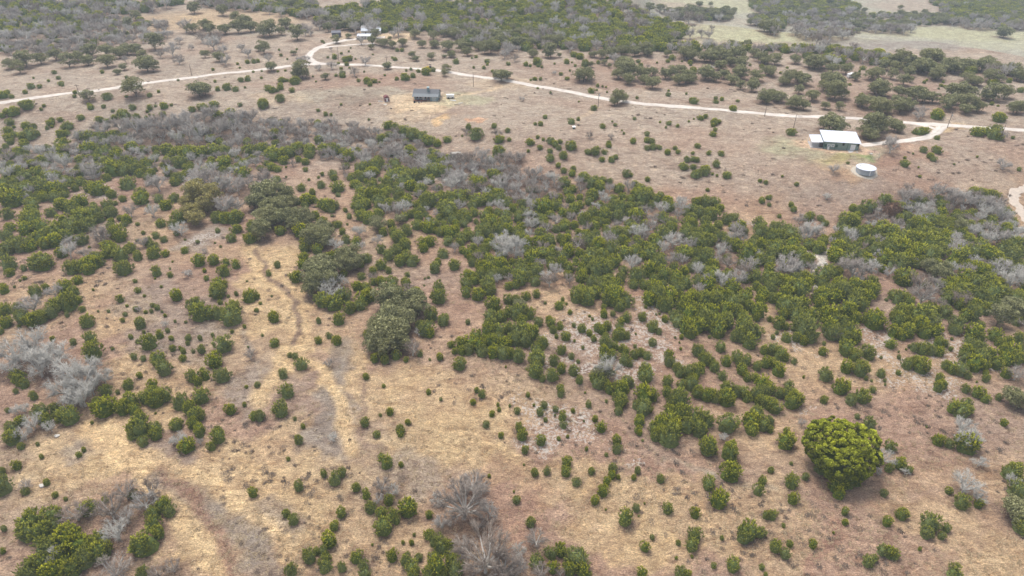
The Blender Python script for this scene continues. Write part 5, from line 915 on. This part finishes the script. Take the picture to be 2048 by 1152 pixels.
names = {'j': ('juniper_shrub', 'juniper shrub', 'juniper', 'green junipers over the pasture'), 'o': ('live_oak', 'oak tree', 'live oak', 'grey green live oaks over the pasture'), 'b': ('bare_tree', 'bare tree', 'bare tree', 'leafless grey trees over the pasture'), 'r': ('rusty_tree', 'dead tree', 'dead tree', 'rust brown dead trees')}
proto = {}
def vis(p): return -8 < p.px < 2056 and -6 < p.py < 1160
M_YOAK = None
def spawn(p, first=None):
    nm, cat, noun, grp = names[p.k]
    e = empty(nm, (p.x, p.y, p.z), p.rot)
    e.scale = (p.w * p.sx, p.w * p.sy, p.h / {'j': 1.0, 'o': .64, 'b': .8, 'r': 1.0}[p.k])
    if p.k in 'jr':
        me = JM[p.v] if p.k == 'j' else RM
        link(bpy.data.objects.new('foliage', me), e); link(bpy.data.objects.new('trunk', JSTEM), e); adj = 'dense green' if p.k == 'j' else 'rust brown'
    elif p.k == 'o':
        link(bpy.data.objects.new('crown', OM[p.v][0]), e); link(bpy.data.objects.new('trunk', OM[p.v][1]), e); adj = 'grey green'
    else:
        link(bpy.data.objects.new('branches', BM[p.v][0]), e); link(bpy.data.objects.new('trunk', BM[p.v][1]), e); adj = 'leafless grey'
    tag(e, label_for(p, noun, adj), cat, grp); return e
RM = JM[1].copy(); RM.materials.clear(); RM.materials.append(M_RED)
for p in plants:
    r = {'j': jr, 'o': orr, 'b': brr, 'r': jr}[p.k]
    p.rot = r.uniform(0, 6.28); p.sx = r.uniform(.92, 1.1); p.sy = r.uniform(.92, 1.1); p.h *= r.uniform(.88, 1.12)
    p.v = r.randrange({'j': NJ, 'o': NO, 'b': NB, 'r': 1}[p.k])
    if p.k == 'b' and ((p.px < 230 and 640 < p.py < 890) or (p.px > 1700 and p.py > 780) or (960 < p.px < 1080 and 460 < p.py < 530) or (630 < p.px < 720 and 540 < p.py < 600) or (1180 < p.px < 1260 and p.py > 700) or r.random() < (.32 if p.py > 330 else .15)): p.v += NB
    if p.k == 'b' and p.wp > 58 and 900 < p.px < 1100 and p.py > 960: p.v = 2 * NB + (p.wp < 110)
    if p.k == 'o' and (335 < p.px < 470 and 370 < p.py < 445): p.v = NO + p.v % 3
    if p.k == 'j' and p.w < 2.2: p.v = (0, 4, 8, 12)[p.v % 4]
rest = {'j': [], 'o': [], 'b': []}
CAP = {'j': 300, 'o': 300, 'b': 300, 'r': 10}
for k in 'jobr':
    L = sorted([p for p in plants if p.k == k], key=lambda p: -(p.wp if vis(p) else 0))
    # at least one plant of every shape must be an object of its own
    for i, p in enumerate(L):
        if i < CAP[k] and vis(p):
            e = spawn(p); proto.setdefault((k, p.v), e)
        else: rest[k].append(p)
def scatter(name, pts, sources, label, cat):
    """one object: a cloud of points, each carrying one of the source shapes by geometry nodes"""
    m = bpy.data.meshes.new(name); m.vertices.add(len(pts)); o = link(bpy.data.objects.new(name, m)); tag(o, label, cat, kind='stuff')
    m.vertices.foreach_set('co', np.array([q[:3] for q in pts], np.float32).ravel())
    a = m.attributes.new('rot', 'FLOAT_VECTOR', 'POINT'); a.data.foreach_set('vector', np.array([q[3:6] for q in pts], np.float32).ravel())
    a = m.attributes.new('scl', 'FLOAT_VECTOR', 'POINT'); a.data.foreach_set('vector', np.array([q[6:9] for q in pts], np.float32).ravel())
    a = m.attributes.new('idx', 'INT', 'POINT'); a.data.foreach_set('value', np.array([q[9] for q in pts], np.int32))
    g = bpy.data.node_groups.new(name, 'GeometryNodeTree'); g.interface.new_socket('Geometry', in_out='INPUT', socket_type='NodeSocketGeometry'); g.interface.new_socket('Geometry', in_out='OUTPUT', socket_type='NodeSocketGeometry')
    gi = g.nodes.new('NodeGroupInput'); go = g.nodes.new('NodeGroupOutput'); J = g.nodes.new('GeometryNodeJoinGeometry')
    def attr(nm, dt):
        n = g.nodes.new('GeometryNodeInputNamedAttribute'); n.data_type = dt; n.inputs['Name'].default_value = nm; return n.outputs['Attribute']
    rot, scl, ix = attr('rot', 'FLOAT_VECTOR'), attr('scl', 'FLOAT_VECTOR'), attr('idx', 'INT')
    er = g.nodes.new('FunctionNodeEulerToRotation'); g.links.new(rot, er.inputs[0])
    for v, src in sources.items():
        cmp = g.nodes.new('FunctionNodeCompare'); cmp.data_type = 'INT'; cmp.operation = 'EQUAL'
        g.links.new(ix, [s_ for s_ in cmp.inputs if s_.enabled and s_.type == 'INT'][0]); [s_ for s_ in cmp.inputs if s_.enabled and s_.type == 'INT'][1].default_value = v
        jj = g.nodes.new('GeometryNodeJoinGeometry')
        for ob in src:
            oi = g.nodes.new('GeometryNodeObjectInfo'); oi.transform_space = 'ORIGINAL'; oi.inputs['Object'].default_value = ob; g.links.new(oi.outputs['Geometry'], jj.inputs[0])
        ti = g.nodes.new('GeometryNodeGeometryToInstance'); g.links.new(jj.outputs[0], ti.inputs[0])
        iop = g.nodes.new('GeometryNodeInstanceOnPoints'); g.links.new(gi.outputs[0], iop.inputs['Points']); g.links.new(cmp.outputs[0], iop.inputs['Selection']); g.links.new(ti.outputs[0], iop.inputs['Instance'])
        g.links.new(er.outputs[0], iop.inputs['Rotation']); g.links.new(scl, iop.inputs['Scale']); g.links.new(iop.outputs[0], J.inputs[0])
    g.links.new(J.outputs[0], go.inputs[0]); md = o.modifiers.new('scatter', 'NODES'); md.node_group = g
    return o
def P10(p, q): return (p.x, p.y, p.z, 0, 0, p.rot, p.w * p.sx, p.w * p.sy, p.h / q, p.v)
def kids(e): return list(e.children)
def src(k, n): return {v: kids(proto[(k, v)]) for v in range(n) if (k, v) in proto}
def okv(L, k): return [p for p in L if (k, p.v) in proto]
for k, n, q, nm, cat in (('j', NJ, 1.0, 'juniper', 'junipers'), ('o', NO + 3, .64, 'oak', 'oaks'), ('b', 2 * NB + 2, .8, 'bare_tree', 'bare trees')):
    A = okv([p for p in rest[k] if not p.far], k); B = okv([p for p in rest[k] if p.far], k)
    if A: scatter(nm + '_woodland', [P10(p, q) for p in A], src(k, n), {'j': 'small and distant green junipers dotted over pasture and filling the forest', 'o': 'smaller grey green oaks of the distant groves', 'b': 'smaller leafless grey trees filling the woods between junipers'}[k], cat)
    if B: scatter('far_' + nm + '_wood', [P10(p, q) for p in B], src(k, n), {'j': 'dark green junipers massed on the far hills at the top', 'o': 'far oaks at the valley edge and hills at the top', 'b': 'far grey leafless woods along hills and valley field'}[k], cat)
# the single bright green oak
cm, cc = big_oak_mesh(901)
e = empty('big_oak', (BIGX, BIGY, BIGZ), 0); tag(e, 'huge rounded bright yellow-green oak, the brightest crown in the lower right', 'oak tree')
e.scale = (BIGW, BIGW * 1.0, BIGW * .98); link(bpy.data.objects.new('crown', cm), e); link(bpy.data.objects.new('trunk', oak_trunk(901, cc, .6)), e)

# ---------------------------------------------------------------- grass tufts and low scrub
def tuft(seed, n, hgt, rad, material, name, lean=.6, wb=.05):
    r = random.Random(seed); mb = MB()
    for i in range(n):
        a_ = r.uniform(0, 6.28); q = rad * r.random() ** .5; b0 = Vector((q * math.cos(a_), q * math.sin(a_), -.03)); a2 = r.uniform(0, 6.28)
        tp = b0 + Vector((math.cos(a2) * lean * r.random() * hgt, math.sin(a2) * lean * r.random() * hgt, hgt * r.uniform(.55, 1.1))); s_ = Vector((-math.sin(a2), math.cos(a2), 0)) * wb
        mb.add([b0 - s_, b0 + s_, tp], [(0, 1, 2)])
    return mb
gr = np.random.RandomState(21)
tA = tuft(1, 26, .34, .42, M_STRAW, 'a', .9, .045).build('grass_tuft', M_STRAW); tB = tuft(2, 30, .26, .6, M_STRAW, 'b', 1.4, .06).build('grass_tuft', M_STRAW)
sA = tuft(3, 60, .5, .5, M_SCRUB, 'c', 1.0, .05).build('low_scrub', M_SCRUB); sB = tuft(4, 70, .35, .75, M_SCRUB, 'd', 1.2, .05).build('low_scrub', M_SCRUB)
for o, px, l in ((tA, (960, 840), 'single straw tuft in the middle foreground grass'), (tB, (880, 1000), 'flat straw tuft left of the bare fan-shaped tree'), (sA, (700, 880), 'dark low scrub tuft in the grey gully'), (sB, (1450, 340), 'flat dark scrub tuft on the pasture left of the water tank')):
    x, y, z, t = ground_pt(*px); o.location = (x, y, z); tag(o, l, 'grass tuft' if o in (tA, tB) else 'scrub', 'dry tufts of the pasture')
pts = []
for _ in range(16000):
    px, py = gr.uniform(-30, 2080), 430 + 740 * gr.rand(); 
    x, y, z, t = ground_pt(px, py) if False else (0, 0, 0, 0)
    yy = CH / math.tan(PITCH + math.atan((py - 576) / FOC)); zc = yy * CT + CH * ST; xx = (px - 1024) / FOC * zc
    f = math.sin(xx * .11 + 2 * math.sin(yy * .09)) + math.sin(yy * .17 + xx * .05)
    if gr.rand() > .5 + .3 * f: continue
    s_ = gr.uniform(.5, 1.5); pts.append((xx, yy, float(height(xx, yy)), 0, 0, gr.rand() * 6.28, s_, s_, s_ * gr.uniform(.7, 1.2), int(gr.rand() * 2)))
scatter('dry_grass', pts, {0: [tA], 1: [tB]}, 'straw coloured dry grass tufts covering the near ground', 'grass')
pts = []
for _ in range(5500):
    px, py = gr.uniform(-30, 2080), 95 + 1060 * gr.rand() ** 1.3
    yy = CH / math.tan(PITCH + math.atan((py - 576) / FOC)); zc = yy * CT + CH * ST; xx = (px - 1024) / FOC * zc
    f = math.sin(xx * .06 + 2 * math.sin(yy * .05)) + math.sin(yy * .09 + xx * .07 + 1)
    if gr.rand() > .35 + .35 * f or yy > 430: continue
    s_ = gr.uniform(.4, 1.3) * (1 if yy < 200 else 1.35); pts.append((xx, yy, float(height(xx, yy)), 0, 0, gr.rand() * 6.28, s_ * gr.uniform(.8, 1.7), s_, s_ * gr.uniform(.6, 1.1), int(gr.rand() * 2)))
scatter('pasture_scrub', pts, {0: [sA], 1: [sB]}, 'low dark grey brown scrub dotted over the dry pasture', 'scrub')
HAZE = 0.00026
# ---------------------------------------------------------------- haze: one box of even thin air round camera and ground
hz = MB().box(-2700, 2700, -260, 4300, -75, 175)
hm, nt, p = mat('haze_air'); nt.nodes.remove(p); pv = N(nt, 'ShaderNodeVolumePrincipled'); pv.inputs['Density'].default_value = HAZE
pv.inputs['Color'].default_value = (.74, .86, 1, 1); pv.inputs['Anisotropy'].default_value = .0
nt.links.new(pv.outputs[0], nt.nodes['Material Output'].inputs['Volume'])
ho = hz.build('haze', hm); tag(ho, 'thin pale air between the camera and the far hills', 'haze', kind='stuff')
